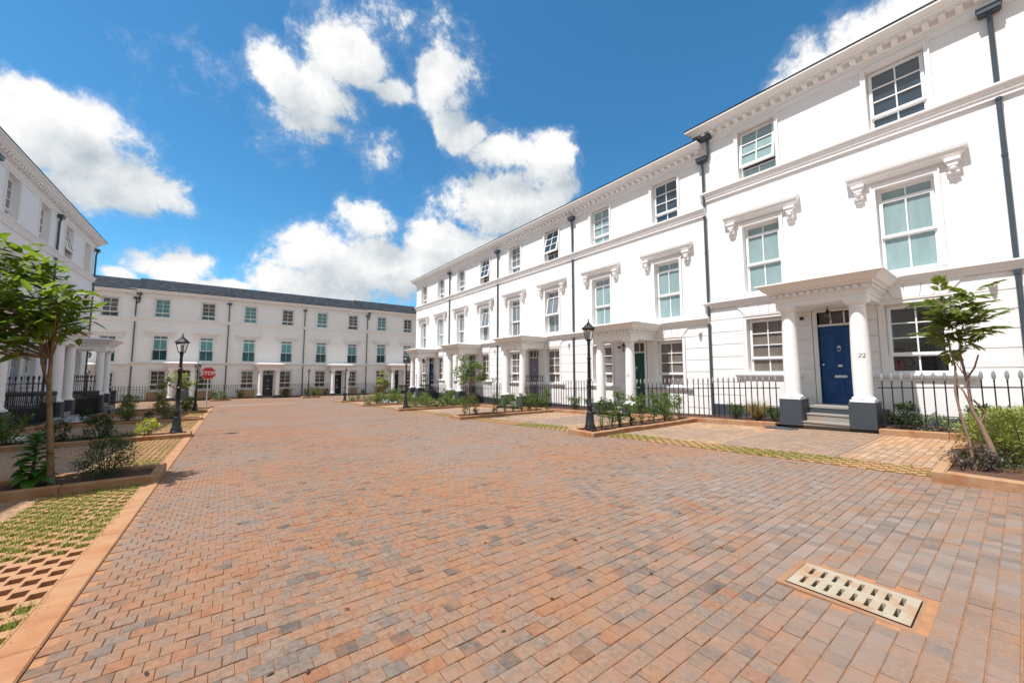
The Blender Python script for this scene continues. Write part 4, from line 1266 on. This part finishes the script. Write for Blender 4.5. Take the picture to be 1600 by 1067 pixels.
for k in range(3):
    y0 = 13.55 + 6 * k; yc = y0 + XC
    railing((-5.1, yc - .90), (-5.1, y0 + .02), 'black iron railing in shade, near side of the porch of %s' % lnames[k], False, detail=False)
    railing((-5.1, y0 + 5.98), (-5.1, yc + .90), 'black iron railing in shade, far side of the porch of %s' % lnames[k], False, detail=False)
    for s in (-1, 1):
        railing((-5.25, yc + s * .83), (-6.35, yc + s * .83), 'raised spear tipped railing on the %s side of the landing of %s' % ('far' if s > 0 else 'near', lnames[k]), False, 'porch_railing', zz=-0.47 - 0.80, detail=False)
    bed_kerb(-4.95, y0 + .3, yc - .92, 'shaded kerb of the bed on the near side of %s' % lnames[k])
    bed_kerb(-4.95, yc + .92, y0 + 5.7, 'shaded kerb of the bed on the far side of %s' % lnames[k])
bn = ['the leftmost visible far house', 'the far mauve door', 'the central far black door', 'the far black door behind the lamp', 'the far door with the notice']
for k, x0 in enumerate((-12.1, -6.1, -0.1, 5.9, 11.9)):
    xc = x0 + XC
    railing((x0 + .02, YB - 1.3), (xc - .9, YB - 1.3), 'far iron railing left of the porch of %s' % bn[k], True, detail=False, pitch=.16)
    railing((xc + .9, YB - 1.3), (x0 + 5.98, YB - 1.3), 'far iron railing right of the porch of %s' % bn[k], True, detail=False, pitch=.16)

# ================================================================== LAMP POSTS, SIGNS
def lamp_parts():
    P = {}
    b = MB(); b.lathe([(.135, 0), (.135, .03), (.12, .04), (.115, .10), (.10, .12), (.085, .33), (.075, .36), (.075, .38), (.06, .40)], 0, 0, 12); P['base'] = autosmooth(b.mesh('base', M['iron']))
    b = MB(); b.lathe([(.055, .40), (.052, .48), (.065, .50), (.065, .53), (.048, .55), (.044, 1.10), (.056, 1.115), (.056, 1.14), (.042, 1.155), (.038, 1.60), (.05, 1.615), (.05, 1.635), (.036, 1.65), (.032, 1.96), (.05, 1.98), (.03, 2.0), (.045, 2.03), (.07, 2.05)], 0, 0, 14); P['pole'] = autosmooth(b.mesh('pole', M['iron']))
    b = MB(); b.lathe([(.04, 2.04), (.075, 2.05), (.075, 2.065), (.04, 2.07)], 0, 0, 4)
    for k in range(4):
        a = k * math.pi / 2; c, s = math.cos(a), math.sin(a)
        b.tube([(.072 * c, .072 * s, 2.06), (.128 * c, .128 * s, 2.30)], .0085, 4)
    b.lathe([(.115, 2.295), (.14, 2.295), (.14, 2.31), (.115, 2.312)], 0, 0, 4)
    P['lantern'] = b.mesh('lantern', M['iron'])
    b = MB(); b.lathe([(.068, 2.066), (.124, 2.296)], 0, 0, 4, False); P['lantern_glass'] = b.mesh('lantern_glass', M['lampglass'])
    b = MB(); b.lathe([(.022, 2.06), (.022, 2.10), (.03, 2.12), (.03, 2.2), (.012, 2.24)], 0, 0, 8); P['bulb'] = b.mesh('bulb', M['white'])
    b = MB(); b.lathe([(.165, 2.308), (.17, 2.32), (.13, 2.36), (.075, 2.41), (.045, 2.43), (.05, 2.445), (.03, 2.46)], 0, 0, 8)
    b.lathe([(.012, 2.46), (.024, 2.485), (.012, 2.50), (.018, 2.52), (.004, 2.56)], 0, 0, 8); P['cap'] = b.mesh('cap', M['iron'])
    return P
LP = lamp_parts()
def lamp(x, y, label, dz=0.12):
    t = thing('lamp_post', label, 'lamp post', (x, y, zg(y) + dz), R(20), 'black heritage lamp posts along the street')
    pl = link('pole', LP['pole'], t); link('base', LP['base'], t)
    ln = link('lantern', LP['lantern'], t); link('lantern_glass', LP['lantern_glass'], ln); link('bulb', LP['bulb'], ln); link('cap', LP['cap'], t)
lamp(6.78, 6.08, 'black lamp post in the planter before the green door house')
lamp(-0.98, 13.15, 'tallest looking lamp post on the left, beside the yellow bush')
lamp(6.95, 17.9, 'lamp post in the right planter beside low bushes, before the last blue door')
lamp(-1.25, 25.9, 'lamp post standing just left of the stop sign')
lamp(7.4, 31.6, 'lamp post at the right street corner before the far black doors')
lamp(6.0, 39.1, 'small far lamp post in the bed left of the corner one')
lamp(-8.0, 40.0, 'farthest lamp post, by the leftmost visible far house', 0.0)

# stop sign
sx, sy = -0.85, 27.5
t = thing('stop_sign', 'red octagonal sign reading STOP on a grey post', 'road sign', (sx, sy, zg(sy)), 0)
b = MB(); b.lathe([(.03, 0), (.03, 2.35)], 0, 0, 10); link('post', b.mesh('post', M['grey']), t)
def octa(r_, y0, y1, m, nm):
    b = MB(); pts = [(r_ * math.cos(R(22.5 + 45 * k)), r_ * math.sin(R(22.5 + 45 * k))) for k in range(8)]
    b.poly([(x, y0, z) for x, z in pts]); b.poly([(x, y1, z) for x, z in pts[::-1]])
    for k in range(8):
        q = (k + 1) % 8; b.quad((*[pts[k][0], y0], pts[k][1]), (pts[k][0], y1, pts[k][1]), (pts[q][0], y1, pts[q][1]), (pts[q][0], y0, pts[q][1]))
    return b.mesh(nm, m)
link('border', octa(.365, -.045, -.035, M['white'], 'border'), t, (0, 0, 2.1)); link('face', octa(.345, -.049, -.0452, M['red'], 'face'), t, (0, 0, 2.1))
cu = bpy.data.curves.new('lettering', 'FONT'); cu.body = 'STOP'; cu.align_x = 'CENTER'; cu.align_y = 'CENTER'; cu.size = 0.27; cu.extrude = 0.001; cu.offset = 0.008
tmpo = bpy.data.objects.new('tmp', cu); COL.objects.link(tmpo)
dg = bpy.context.evaluated_depsgraph_get(); me = bpy.data.meshes.new_from_object(tmpo.evaluated_get(dg))
bpy.data.objects.remove(tmpo)
me.materials.clear(); me.materials.append(M['white']); me.name = 'lettering'
link('lettering', me, t, (0, -.0515, 2.1), (math.pi / 2, 0, 0))
t.rotation_euler = (0, 0, R(6))

# bare sign post before the far door
t = thing('sign_post', 'bare grey post with white sign edge before the far houses', 'sign post', (9.2, 38.3, zg(38)))
b = MB(); b.lathe([(.03, 0), (.03, 2.4)], 0, 0, 10); link('post', b.mesh('post', M['grey']), t)
b = MB(); b.box(-.11, .11, -.04, -.02, 1.75, 2.4); link('sign_plate', b.mesh('sign_plate', M['white']), t)

# ================================================================== PLANTS
LEAF = np.array([(0, -0.5, 0.0), (0.0, 0.5, 0.0), (0.42, 0.22, .10), (0.42, -0.22, .10)])   # unused helper shape
def leaf_shape(w, bend=0.12):
    """two-row leaf folded on its midrib: 8 verts, 4 quads, along +x"""
    xs = [0, .3, .68, 1.0]; ws = [.05, .5, .42, .03]
    v = []
    for x, q in zip(xs, ws):
        z = -bend * x * x
        v += [(x, -q * w, z + .16 * q * w * 2), (x, 0, z), (x, q * w, z + .16 * q * w * 2)]
    f = []
    for k in range(3):
        for j in range(2):
            a = k * 3 + j; f.append((a, a + 3, a + 4, a + 1))
    return np.array(v), f
LV, LF = leaf_shape(0.37)
LVs = np.array([(0, 0, 0), (.45, -.24, .05), (1, 0, -.08), (.45, .24, .05)]); LFs = [(0, 1, 2, 3)]

def rotmats(dirs, roll):
    d = dirs / np.linalg.norm(dirs, axis=1, keepdims=True)
    up = np.tile(np.array([0, 0, 1.0]), (len(d), 1))
    s = np.cross(up, d); n_ = np.linalg.norm(s, axis=1, keepdims=True); s = np.where(n_ > 1e-3, s / np.maximum(n_, 1e-3), np.array([0, 1.0, 0]))
    u = np.cross(d, s)
    c, q = np.cos(roll)[:, None], np.sin(roll)[:, None]
    s2 = s * c + u * q; u2 = u * c - s * q
    return np.stack([d, s2, u2], 2)          # columns
def foliage(pos, dirs, size, roll, big=False):
    Vt, F = (LV, LF) if big else (LVs, LFs)
    Rm = rotmats(dirs, roll)
    V = np.einsum('nij,kj->nki', Rm, Vt) * size[:, None, None] + pos[:, None, :]
    return V, F

def bush_mesh(name, r_, h, n, leaf, m, z0=0.1, shape='ball', seed=0, stems=6):
    q = np.random.default_rng(seed)
    ncl = max(6, n // 16)
    # clumps of leaves spread in the volume
    a = q.uniform(0, 6.283, ncl); zz = q.uniform(0, 1, ncl)
    if shape == 'ball': prof = np.sqrt(np.clip(1 - (2 * zz - 0.9) ** 2 / 1.25, .05, 1))
    elif shape == 'column': prof = 0.55 + 0.45 * np.sin(zz * 3.0)
    else: prof = 0.35 + 0.65 * zz
    rr = r_ * prof * np.sqrt(q.uniform(.15, 1, ncl))
    cc = np.stack([rr * np.cos(a), rr * np.sin(a), z0 + zz * (h - z0)], 1)
    k = q.integers(0, ncl, n)
    sp = q.normal(0, 1, (n, 3)) * np.array([.16, .16, .12]) * max(r_, .25) * 0.9
    pos = cc[k] + sp
    pos[:, 2] = np.maximum(pos[:, 2], 0.02)
    d = pos - np.array([0, 0, h * .35]); d[:, 2] += .25 * h
    d += q.normal(0, .5 * r_ + .1, (n, 3))
    V, F = foliage(pos, d, leaf * q.uniform(.6, 1.25, n), q.uniform(-.7, .7, n))
    me = np_mesh(name, V, V.shape[1], F, m)
    b = MB()
    for i in range(stems):
        c = cc[i % ncl]
        b.tube([(c[0] * .12, c[1] * .12, -.05), (c[0] * .5, c[1] * .5, c[2] * .5), tuple(c)], [.011, .008, .004], 5)
    return me, b.mesh('stem', M['twig'])

BUSH = {}
def bush(kind, x, y, label, scale=1.0, group=None, z=None, name='shrub', var=0):
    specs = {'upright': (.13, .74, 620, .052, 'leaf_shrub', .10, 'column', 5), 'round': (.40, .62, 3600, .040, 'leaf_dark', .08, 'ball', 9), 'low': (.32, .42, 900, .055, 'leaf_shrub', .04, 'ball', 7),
             'dark': (.26, .55, 1000, .06, 'leaf_dark', .08, 'ball', 6), 'yellow': (.24, .42, 420, .075, 'leaf_yellow', .08, 'ball', 6), 'hedge': (.46, .66, 2300, .05, 'leaf_hedge', .06, 'ball', 10),
             'mid': (.34, .55, 900, .065, 'leaf_shrub', .12, 'cone', 7), 'cover': (.36, .16, 500, .05, 'leaf_dark', .02, 'ball', 5), 'grey': (.28, .3, 700, .05, 'leaf_grey', .03, 'ball', 5), 'purple': (.26, .3, 450, .05, 'leaf_purple', .03, 'ball', 5)}
    key = (kind, var)
    if key not in BUSH:
        s = specs[kind]
        BUSH[key] = bush_mesh('foliage', s[0], s[1], s[2], s[3], M[s[4]], s[5], s[6], 31 + var * 7 + len(kind) * 3 + ord(kind[0]), s[7])
    fm, sm = BUSH[key]
    t = thing(name, label, 'shrub', (x, y, (zg(y) + .07) if z is None else z), random.uniform(0, 6.28), group)
    for nm, me in (('foliage', fm), ('stem', sm)):
        o = link(nm, me, t); o.scale = (scale, scale, scale * random.uniform(.93, 1.07))
    return t

U = 'upright shrubs in the planter before the green door'
for i, x in enumerate((7.12, 7.5, 7.9, 8.28, 8.72, 9.15, 9.62, 10.05, 10.5)):
    bush('upright', x, 6.02 + random.uniform(-.06, .06), 'upright leafy shrub, %s from the lamp post before the green door' % ORD[i], random.uniform(.88, 1.15), U, var=i % 4)
U = 'upright shrubs in the planter of the slender tree'
for i, x in enumerate((6.83, 7.28, 8.09, 8.53, 8.95, 9.36, 9.75, 10.12, 10.64)):
    bush('upright', x, 11.93 + random.uniform(-.06, .06), 'upright shrub, %s from the road in the bed with the slender tree' % ORD[i], random.uniform(.85, 1.12), U, var=(i + 1) % 4)
U = 'low bushes in the planter of the second right lamp post'
for i in range(8):
    bush('low', 7.2 + i * 0.48, 17.92 + random.uniform(-.08, .08), 'low green bush, %s from the road in the bed behind the right lamp' % ORD[i], random.uniform(.75, 1.1), U, var=i % 3)
U = 'bushes in the far right planter beds'
for i in range(8):
    bush('mid' if i % 2 else 'low', 6.95 + i * 0.5, 23.92, 'bush, %s from the road in the bed with the small far tree' % ORD[i], random.uniform(.75, 1.15), U, var=i % 3)
for i in range(7):
    bush('low', 7.9 + i * 0.5, 31.6, 'bush, %s from the corner lamp in the farthest right bed' % ORD[i], random.uniform(.7, 1.1), U, var=i % 3)
for i, (x, y, s, k) in enumerate(((9.0, 27.6, 1.4, 'low'), (10.2, 28.2, 1.6, 'mid'), (9.6, 21.6, 1.4, 'low'), (10.6, 20.6, 1.5, 'mid'), (10.4, 26.2, 1.4, 'low'))):
    bush(k, x, y, 'large spreading bush, %s of those by the last blue door counted from the road corner' % ORD[i], s, U, var=i % 3, z=zg(y))
# behind the railing of 22 and its neighbours
for i, (x, y, k, s, lb) in enumerate(((11.5, 1.55, 'dark', 1.0, 'dark leafy bush behind the railing beside the right porch column'), (11.35, 1.15, 'grey', 1.0, 'grey-green mound behind the railing under the right ground window'),
                                      (11.55, .55, 'dark', .95, 'feathery dark bush behind the railing at the wall corner'), (11.5, 4.9, 'mid', .7, 'thin straggly shrub behind the railing near the downpipe'),
                                      (11.45, 3.95, 'mid', .6, 'small green shrub behind the railing next to the straw tuft'))):
    bush(k, x, y, lb, s, None, var=1)
for i, y in enumerate((7.2, 10.4, 11.2, 13.4, 16.2, 19.5, 22.2)):
    bush('mid', 11.6, y, 'small green plant at the wall foot, %s after the green house corner' % ORD[i], random.uniform(.6, .9), 'small plants behind the right railings', var=i % 3)
# straw tuft
q = np.random.default_rng(5); N = 500
a = q.uniform(0, 6.283, N); ln_ = q.uniform(.25, .55, N)
V = np.zeros((N, 4, 3)); out = q.uniform(.05, .42, N)
for k, (sg, hh, ww) in enumerate(((-1, 0, 1), (1, 0, 1), (1, 1, .2), (-1, 1, .2))):
    V[:, k, 0] = .05 * np.cos(a * 3) + np.cos(a) * out * hh - np.sin(a) * sg * .006 * ww; V[:, k, 1] = .05 * np.sin(a * 2) + np.sin(a) * out * hh + np.cos(a) * sg * .006 * ww; V[:, k, 2] = ln_ * hh
tag(link('straw_tuft', np_mesh('straw_tuft', V, 4, [(0, 1, 2, 3)], M['leaf_straw']), None, (11.45, 4.35, zg(4.3) + .08)), 'dry straw coloured grass tuft behind the railing left of the blue door', 'grass tuft')
# hedge bushes round the right tree
for i, (x, y, s) in enumerate(((7.9, .05, 1.0), (8.6, .25, 1.0), (9.3, .1, 1.0), (7.45, -.1, .42), (10.1, .3, .9), (8.3, -.42, .75))):
    bush('hedge', x, y, 'bright small leaved bush, %s outward from the feathery tree trunk' % ORD[i], s * .88, 'bright bushes under the feathery tree', var=i % 3)
bush('purple', 7.15, .42, 'dull purple leaved low plant at the feathery tree foot', .9)
bush('cover', 7.5, .35, 'dark ground cover at the feathery tree foot', .8)
# left beds
bush('round', -1.22, 7.36, 'dark round bush in the nearest left planter, right of the tree', .72, var=0)
bush('round', -2.55, 7.45, 'dark bush cut by the left edge in the nearest planter', .6, var=1)
for i, (x, y, k, s, lb) in enumerate(((-1.55, 13.12, 'yellow', 1.1, 'bright yellow bush left of the tall lamp post'), (-2.05, 13.15, 'cover', 1.2, 'dark ground cover beside the yellow bush'),
                                      (-2.35, 13.12, 'dark', 1.35, 'tall dark shrub left of the yellow bush'), (-3.05, 13.14, 'dark', 1.25, 'leafy dark shrub second left of the yellow bush'),
                                      (-3.75, 13.15, 'mid', 1.5, 'bright topped shrub left of the broadleaf trunk'), (-2.7, 13.12, 'cover', 1.1, 'creeping dark cover between the two dark shrubs'), (-3.4, 13.1, 'cover', 1.1, 'creeping dark cover left of the dark shrubs'),
                                      (-4.5, 13.12, 'dark', 1.3, 'dark shrub at the left end of the yellow bush bed'),
                                      (-1.7, 19.92, 'round', 1.15, 'dark round bush near the small tree in the third left bed'), (-2.9, 19.92, 'mid', 1.3, 'open shrub in the middle of the third left bed'), (-3.9, 19.92, 'dark', 1.1, 'dark shrub at the inner end of the third left bed'), (-2.3, 19.9, 'dark', .8, 'small dark shrub beside the round bush in the third left bed'),
                                      (-1.6, 25.9, 'mid', 1.7, 'green shrub left of the lamp by the stop sign'), (-2.6, 25.9, 'low', 1.6, 'wide bush in the fourth left bed'), (-3.8, 25.9, 'low', 1.5, 'wide bush at the inner end of the fourth left bed'),
                                      (-4.4, 30.9, 'mid', 2.0, 'tall bright bush at the left house corner'), (-3.0, 30.9, 'low', 1.5, 'bush in the last left bed'), (-1.7, 30.9, 'low', 1.2, 'low bush at the road end of the last left bed'),
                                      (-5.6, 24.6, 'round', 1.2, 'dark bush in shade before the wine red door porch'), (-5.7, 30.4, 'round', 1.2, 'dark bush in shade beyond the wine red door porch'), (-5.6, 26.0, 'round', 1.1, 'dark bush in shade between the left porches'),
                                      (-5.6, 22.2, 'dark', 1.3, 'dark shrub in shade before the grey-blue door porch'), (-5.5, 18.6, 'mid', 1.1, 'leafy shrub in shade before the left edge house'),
                                      (-.35, 39.25, 'low', 1.9, 'bushy green clump in the small far bed'), (6.5, 39.1, 'mid', 1.7, 'green bush beside the small far lamp post'))):
    bush(k, x, y, lb, s * (.72 if x < -1.6 else .82), None, var=i % 3)
for i in range(14):
    x = -9.5 + i * 1.75
    if abs(((x + .1) % 6.0) - XC) < 0.9: continue
    bush('dark' if i % 3 else 'mid', x, YB - .7, 'small plant at the far wall foot, %s from the left' % ORD[i % 12] if i < 12 else 'small plant at the far wall foot near the right terrace end, number %s' % ORD[i - 12], random.uniform(.8, 1.25), 'plants along the far railings', var=i % 3)

def tree(label, base, top_pts, crown, leaf, n, m, bark, trunk_r, seed, single=0, big=True, kind='tree', clusters=40, group=None, taper=.35, extra=()):
    """trunk with limbs; the crown is leaf rosettes at the limb ends"""
    q = np.random.default_rng(seed)
    t = thing(kind, label, 'tree', base, 0, group)
    b = MB()
    fork = top_pts[-1]
    k = len(top_pts)
    b.tube([(0, 0, -.05)] + top_pts, [trunk_r * 1.15] + [trunk_r * (1 - taper * (i + 1) / k) for i in range(k)], 10)
    for ex in extra: b.tube(ex, [trunk_r * .5, trunk_r * .45, trunk_r * .3], 8)
    tips = []
    for (cx, cy, cz, rx_, ry_, rz_, cnt) in crown:
        for i in range(cnt):
            d = q.normal(0, 1, 3); d /= np.linalg.norm(d); rr = q.uniform(.35, 1.0) ** .5
            tips.append((cx + d[0] * rx_ * rr, cy + d[1] * ry_ * rr, cz + d[2] * rz_ * rr))
    tips = np.array(tips)
    for i, tp in enumerate(tips):
        if i % 2 == 0:
            f = Vector(fork if i % 3 else top_pts[max(0, k - 2)])
            tpv = Vector(tp); mid = f.lerp(tpv, .5) + Vector((0, 0, -.06 + .1 * (i % 3)))
            b.tube([f, mid, tpv], [min(.02, trunk_r * .38), min(.012, trunk_r * .24), .004], 5)
    link('trunk', autosmooth(b.mesh('trunk', bark), 60), t)
    per = n // len(tips)
    pos, dr = [], []
    for tp in tips:
        a0 = q.uniform(0, 6.28)
        for j in range(per):
            a = a0 + j * 2.4; e = q.uniform(-.55, .75)
            dd = np.array([math.cos(a) * math.cos(e), math.sin(a) * math.cos(e), math.sin(e)])
            pos.append(tp + dd * q.uniform(.0, .35) * leaf + q.normal(0, .35 * leaf, 3)); dr.append(dd)
    pos, dr = np.array(pos), np.array(dr)
    N = len(pos); sz = leaf * q.uniform(.65, 1.25, N); roll = q.uniform(-.6, .6, N)
    V, F = foliage(pos, dr, sz, roll, big)
    if single:
        vw = -np.array([base[0], base[1], base[2]]); vw = vw / np.linalg.norm(vw)
        idx = np.argsort(-(pos @ vw))[:single]
        keep = np.ones(N, bool); keep[idx] = False
        lm = cached(('leaf', m.name), lambda: np_mesh('leaf', (LV if big else LVs)[None], len(LV if big else LVs), LF if big else LFs, m))
        Rm = rotmats(dr, roll)
        for i in idx:
            o = link('leaf', lm, t); M4 = Matrix(Rm[i].tolist()).to_4x4(); M4.translation = Vector(pos[i])
            o.matrix_local = M4 @ Matrix.Scale(sz[i], 4)
        V = V[keep]
    o = link('crown', np_mesh('crown', V, V.shape[1], F, m), t)
    if single: o['kind'] = 'stuff'
    return t

# left broadleaf tree
tree('leaning broadleaf tree with glossy leaves in the nearest left planter', (-1.69, 7.32, zg(7.3) + .08),
     [(-.03, 0, .4), (-.06, .0, .8), (-.10, .02, 1.22), (-.10, 0, 1.55), (-.11, 0, 1.9)],
     [(-.20, -.05, 2.22, .36, .42, .36, 24), (-.66, .05, 2.55, .48, .5, .46, 28), (-1.05, 0, 2.05, .5, .45, .32, 16), (-.66, -.1, 1.74, .30, .3, .16, 10), (-.22, 0, 1.92, .30, .3, .16, 10)],
     0.185, 1250, M['leaf_broad'], M['bark'], .036, 3, single=260, taper=.62, extra=[[(-.09, .0, 1.15), (-.17, .0, 1.5), (-.20, 0, 1.95)]])

# kale-like plant with large leaves
t = thing('leafy_plant', 'bright green plant with large drooping leaves left of the leaning trunk', 'plant', (-1.86, 7.35, zg(7.3) + .07))
b = MB(); b.tube([(0, 0, 0), (.01, 0, .3), (.02, 0, .58)], [.018, .014, .008], 6); link('stem', b.mesh('stem', M['twig']), t)
lm = cached('kale', lambda: np_mesh('leaf', leaf_shape(.62, .35)[0][None], 12, LF, M['leaf_kale']))
for i in range(46):
    zz = .08 + .52 * i / 46; a = i * 2.4; e = -.25 + 1.0 * i / 46
    d = np.array([[math.cos(a) * math.cos(e), math.sin(a) * math.cos(e), math.sin(e)]]); Rm = rotmats(d, np.array([random.uniform(-.3, .3)]))[0]
    o = link('leaf', lm, t); M4 = Matrix(Rm.tolist()).to_4x4(); M4.translation = Vector((0.01, 0, zz)); o.matrix_local = M4 @ Matrix.Scale(random.uniform(.15, .25) * (1.1 - .4 * i / 46), 4)

# right feathery tree: long lobed compound leaves
def frond_mesh(seed):
    q = np.random.default_rng(seed); P = []; D = []; S = []
    n = 8
    for i in range(n):
        x = .22 + .78 * i / (n - 1); z = -.16 * x * x
        for s in (-1, 1):
            a = s * (1.0 - .5 * x) ; P.append((x * .34, 0, z * .34)); D.append((math.cos(a), math.sin(a), -.22 + q.normal(0, .1))); S.append(.17 * (1 - .5 * abs(x - .5)) * q.uniform(.85, 1.15))
    P.append((.34, 0, -.055)); D.append((1, 0, -.3)); S.append(.15)
    P, D, S = map(np.array, (P, D, S))
    V = np.einsum('nij,kj->nki', rotmats(D, q.normal(0, .35, len(D))), LV * np.array([1, .72, 1])) * S[:, None, None] + P[:, None, :]
    return np_mesh('leaf', V, V.shape[1], LF, M['leaf_fern'])
fr = [frond_mesh(i) for i in range(4)]
bx_, by_ = 7.42, .27
t = thing('feathery_tree', 'slender two stemmed tree with feathery lobed leaves at right', 'tree', (bx_, by_, zg(.4) + .08))
b = MB()
b.tube([(0, 0, -.05), (-.01, .03, .25), (.0, .09, .50), (.0, .15, .68), (.0, .16, .95), (.0, .20, 1.35), (-.02, .18, 1.66)], [.034, .028, .022, .018, .015, .012, .009], 8)
b.tube([(-.06, .17, -.05), (-.06, .19, .3), (-.05, .24, .6), (-.03, .27, .9), (-.02, .25, 1.2), (-.03, .30, 1.62)], [.015, .014, .013, .012, .011, .009], 7)
b.tube([(.0, .09, .50), (.04, .05, .66), (.0, .13, .80)], [.018, .014, .010], 6)
b.tube([(.0, .16, .75), (-.02, .2, .9), (-.02, .25, 1.0)], [.013, .01, .008], 6); b.tube([(.0, .17, 1.05), (.06, .10, 1.2), (.08, .06, 1.36)], [.012, .010, .008], 5); b.tube([(.0, .18, 1.1), (.0, .24, 1.25)], [.008, .004], 5)
link('trunk', autosmooth(b.mesh('trunk', M['bark2']), 60), t)
q = np.random.default_rng(21)
for i in range(78):
    src = np.array([(-.02, .18, 1.66), (-.03, .30, 1.62), (.02, .22, 1.7)][i % 3]) + q.normal(0, 1, 3) * np.array([.10, .09, .19]) + np.array([0, -.02, .12])
    a = i * 2.399; e = q.uniform(-.40, 1.0)
    d = np.array([[math.cos(a) * math.cos(e), math.sin(a) * math.cos(e), math.sin(e)]])
    Rm = rotmats(d, np.array([q.uniform(-.3, .3)]))[0]
    o = link('leaf', fr[i % 4], t); M4 = Matrix(Rm.tolist()).to_4x4(); M4.translation = Vector(src); o.matrix_local = M4 @ Matrix.Scale(q.uniform(.55, .95), 4)

# young trees further down
tree('slender young tree with light crown among shrubs in the right bed', (7.0, 11.93, zg(11.9) + .08), [(0.0, 0, .5), (.01, .01, 1.1)],
     [(.05, 0, 1.5, .68, .68, .42, 38), (.0, .0, 1.75, .5, .5, .34, 16), (.5, -.35, 1.25, .3, .3, .12, 6)], .115, 1150, M['leaf_shrub'], M['bark2'], .016, 8)
tree('small leafy tree behind the tall left lamp post', (-2.05, 25.85, zg(26) + .05), [(0, 0, .6), (.02, 0, 1.15)],
     [(-.35, 0, 1.55, .4, .45, .35, 14), (.4, 0, 1.45, .4, .45, .35, 14), (0, 0, 1.8, .45, .45, .25, 10)], .17, 520, M['leaf_hedge'], M['bark2'], .02, 9)
tree('small dense oval tree before the far black doors, right side', (8.9, 27.2, zg(27) + .05), [(0, 0, .5), (.02, 0, .95)],
     [(0, 0, 1.55, .5, .5, .75, 40)], .12, 1300, M['leaf_hedge'], M['bark2'], .022, 10)

# ================================================================== SMALL THINGS
def crumple(nx, ny, sx_, sy_, amp, seed):
    q = random.Random(seed); b = MB()
    P = [[(sx_ * (i / nx - .5) * (1 + q.uniform(-.06, .06)), sy_ * (j / ny - .5) * (1 + q.uniform(-.06, .06)), amp * q.random() * (1.0 if 0 < i < nx and 0 < j < ny else .25)) for j in range(ny + 1)] for i in range(nx + 1)]
    for i in range(nx):
        for j in range(ny): b.quad(P[i][j], P[i + 1][j], P[i + 1][j + 1], P[i][j + 1])
    return b
def lump(rx_, ry_, rz_, seed):
    q = random.Random(seed); b = MB(); seg = 14
    prof = [(.85, 0), (1.0, .2), (.95, .5), (.75, .8), (.35, .97), (0.01, 1.0)]
    b.lathe(prof, 0, 0, seg); b.v = [(x * rx_ * q.uniform(.9, 1.08), y * ry_ * q.uniform(.9, 1.08), z * rz_ * q.uniform(.9, 1.05)) for x, y, z in b.v]
    return autosmooth(b.mesh('sack', M['sack']), 80)
t = thing('cement_sack', 'crumpled white sack with dull yellow bundle lying in the left bay', 'sack', (-4.35, 14.6, zg(14.6) + .02))
link('sack_body', lump(.55, .30, .20, 4), t); me = lump(.26, .2, .2, 5); me.materials.clear(); me.materials.append(M['yellow']); link('bundle', me, t, (-.05, -.18, .08))
me = crumple(8, 6, 1.1, .7, .28, 6).mesh('plastic_sheet', M['sheetgrey']); tag(link('plastic_sheet', me, None, (-4.75, 21.6, zg(21.6) + .01)), 'crumpled grey plastic sheet on the ground below the left porch column', 'plastic sheet')
me = crumple(8, 6, 1.0, .9, .4, 9).mesh('plastic_sheet', M['sheetgrey']); tag(link('plastic_sheet', me, None, (8.6, 24.9, zg(25) + .02)), 'grey sheet heaped among bushes near the last blue door', 'plastic sheet')
b = MB(); b.bbox(-.30, .30, -.17, .17, 0, .02, .006); b.box(-.36, -.29, -.05, .05, .0, .014)
tag(link('door_mat', b.mesh('door_mat', M['slate']), None, (10.62, 3.55, zg(3.5) + .006), (0, 0, R(80))), 'flat dark slab lying at the foot of the left porch plinth, number 22', 'mat')
# red extinguisher seen through the right ground window
t = thing('fire_extinguisher', 'red fire extinguisher with black hose inside the right ground window', 'extinguisher', (XF + .42, 5.95 - XR + .36, -0.03))
b = MB(); b.lathe([(.07, 0), (.075, .02), (.075, .26), (.05, .31), (.02, .33), (.02, .36)], 0, 0, 14); link('cylinder', autosmooth(b.mesh('cylinder', M['red'])), t)
b = MB(); b.tube([(0, 0, .35), (.0, -.10, .40), (.0, -.2, .36), (0, -.25, .26), (0, -.19, .17), (0, -.10, .20), (0, -.09, .28)], .013, 6); link('hose', b.mesh('hose', M['black'], True), t)
# dry leaves scattered on the paving
q = np.random.default_rng(77); N = 230
yy = q.uniform(.3, 1, N) ** 2 * 15; xx = q.uniform(RX0 + .1, RX1 - .1, N)
pos = np.stack([xx, yy, np.array([zg(v) for v in yy]) + .006], 1); a = q.uniform(0, 6.283, N)
dd = np.stack([np.cos(a), np.sin(a), q.uniform(-.1, .25, N)], 1)
V, F = foliage(pos, dd, q.uniform(.012, .045, N), q.uniform(-.5, .5, N), True)
o = struct('leaf_litter', np_mesh('leaf_litter', V, V.shape[1], F, M['litter']), 'stuff')
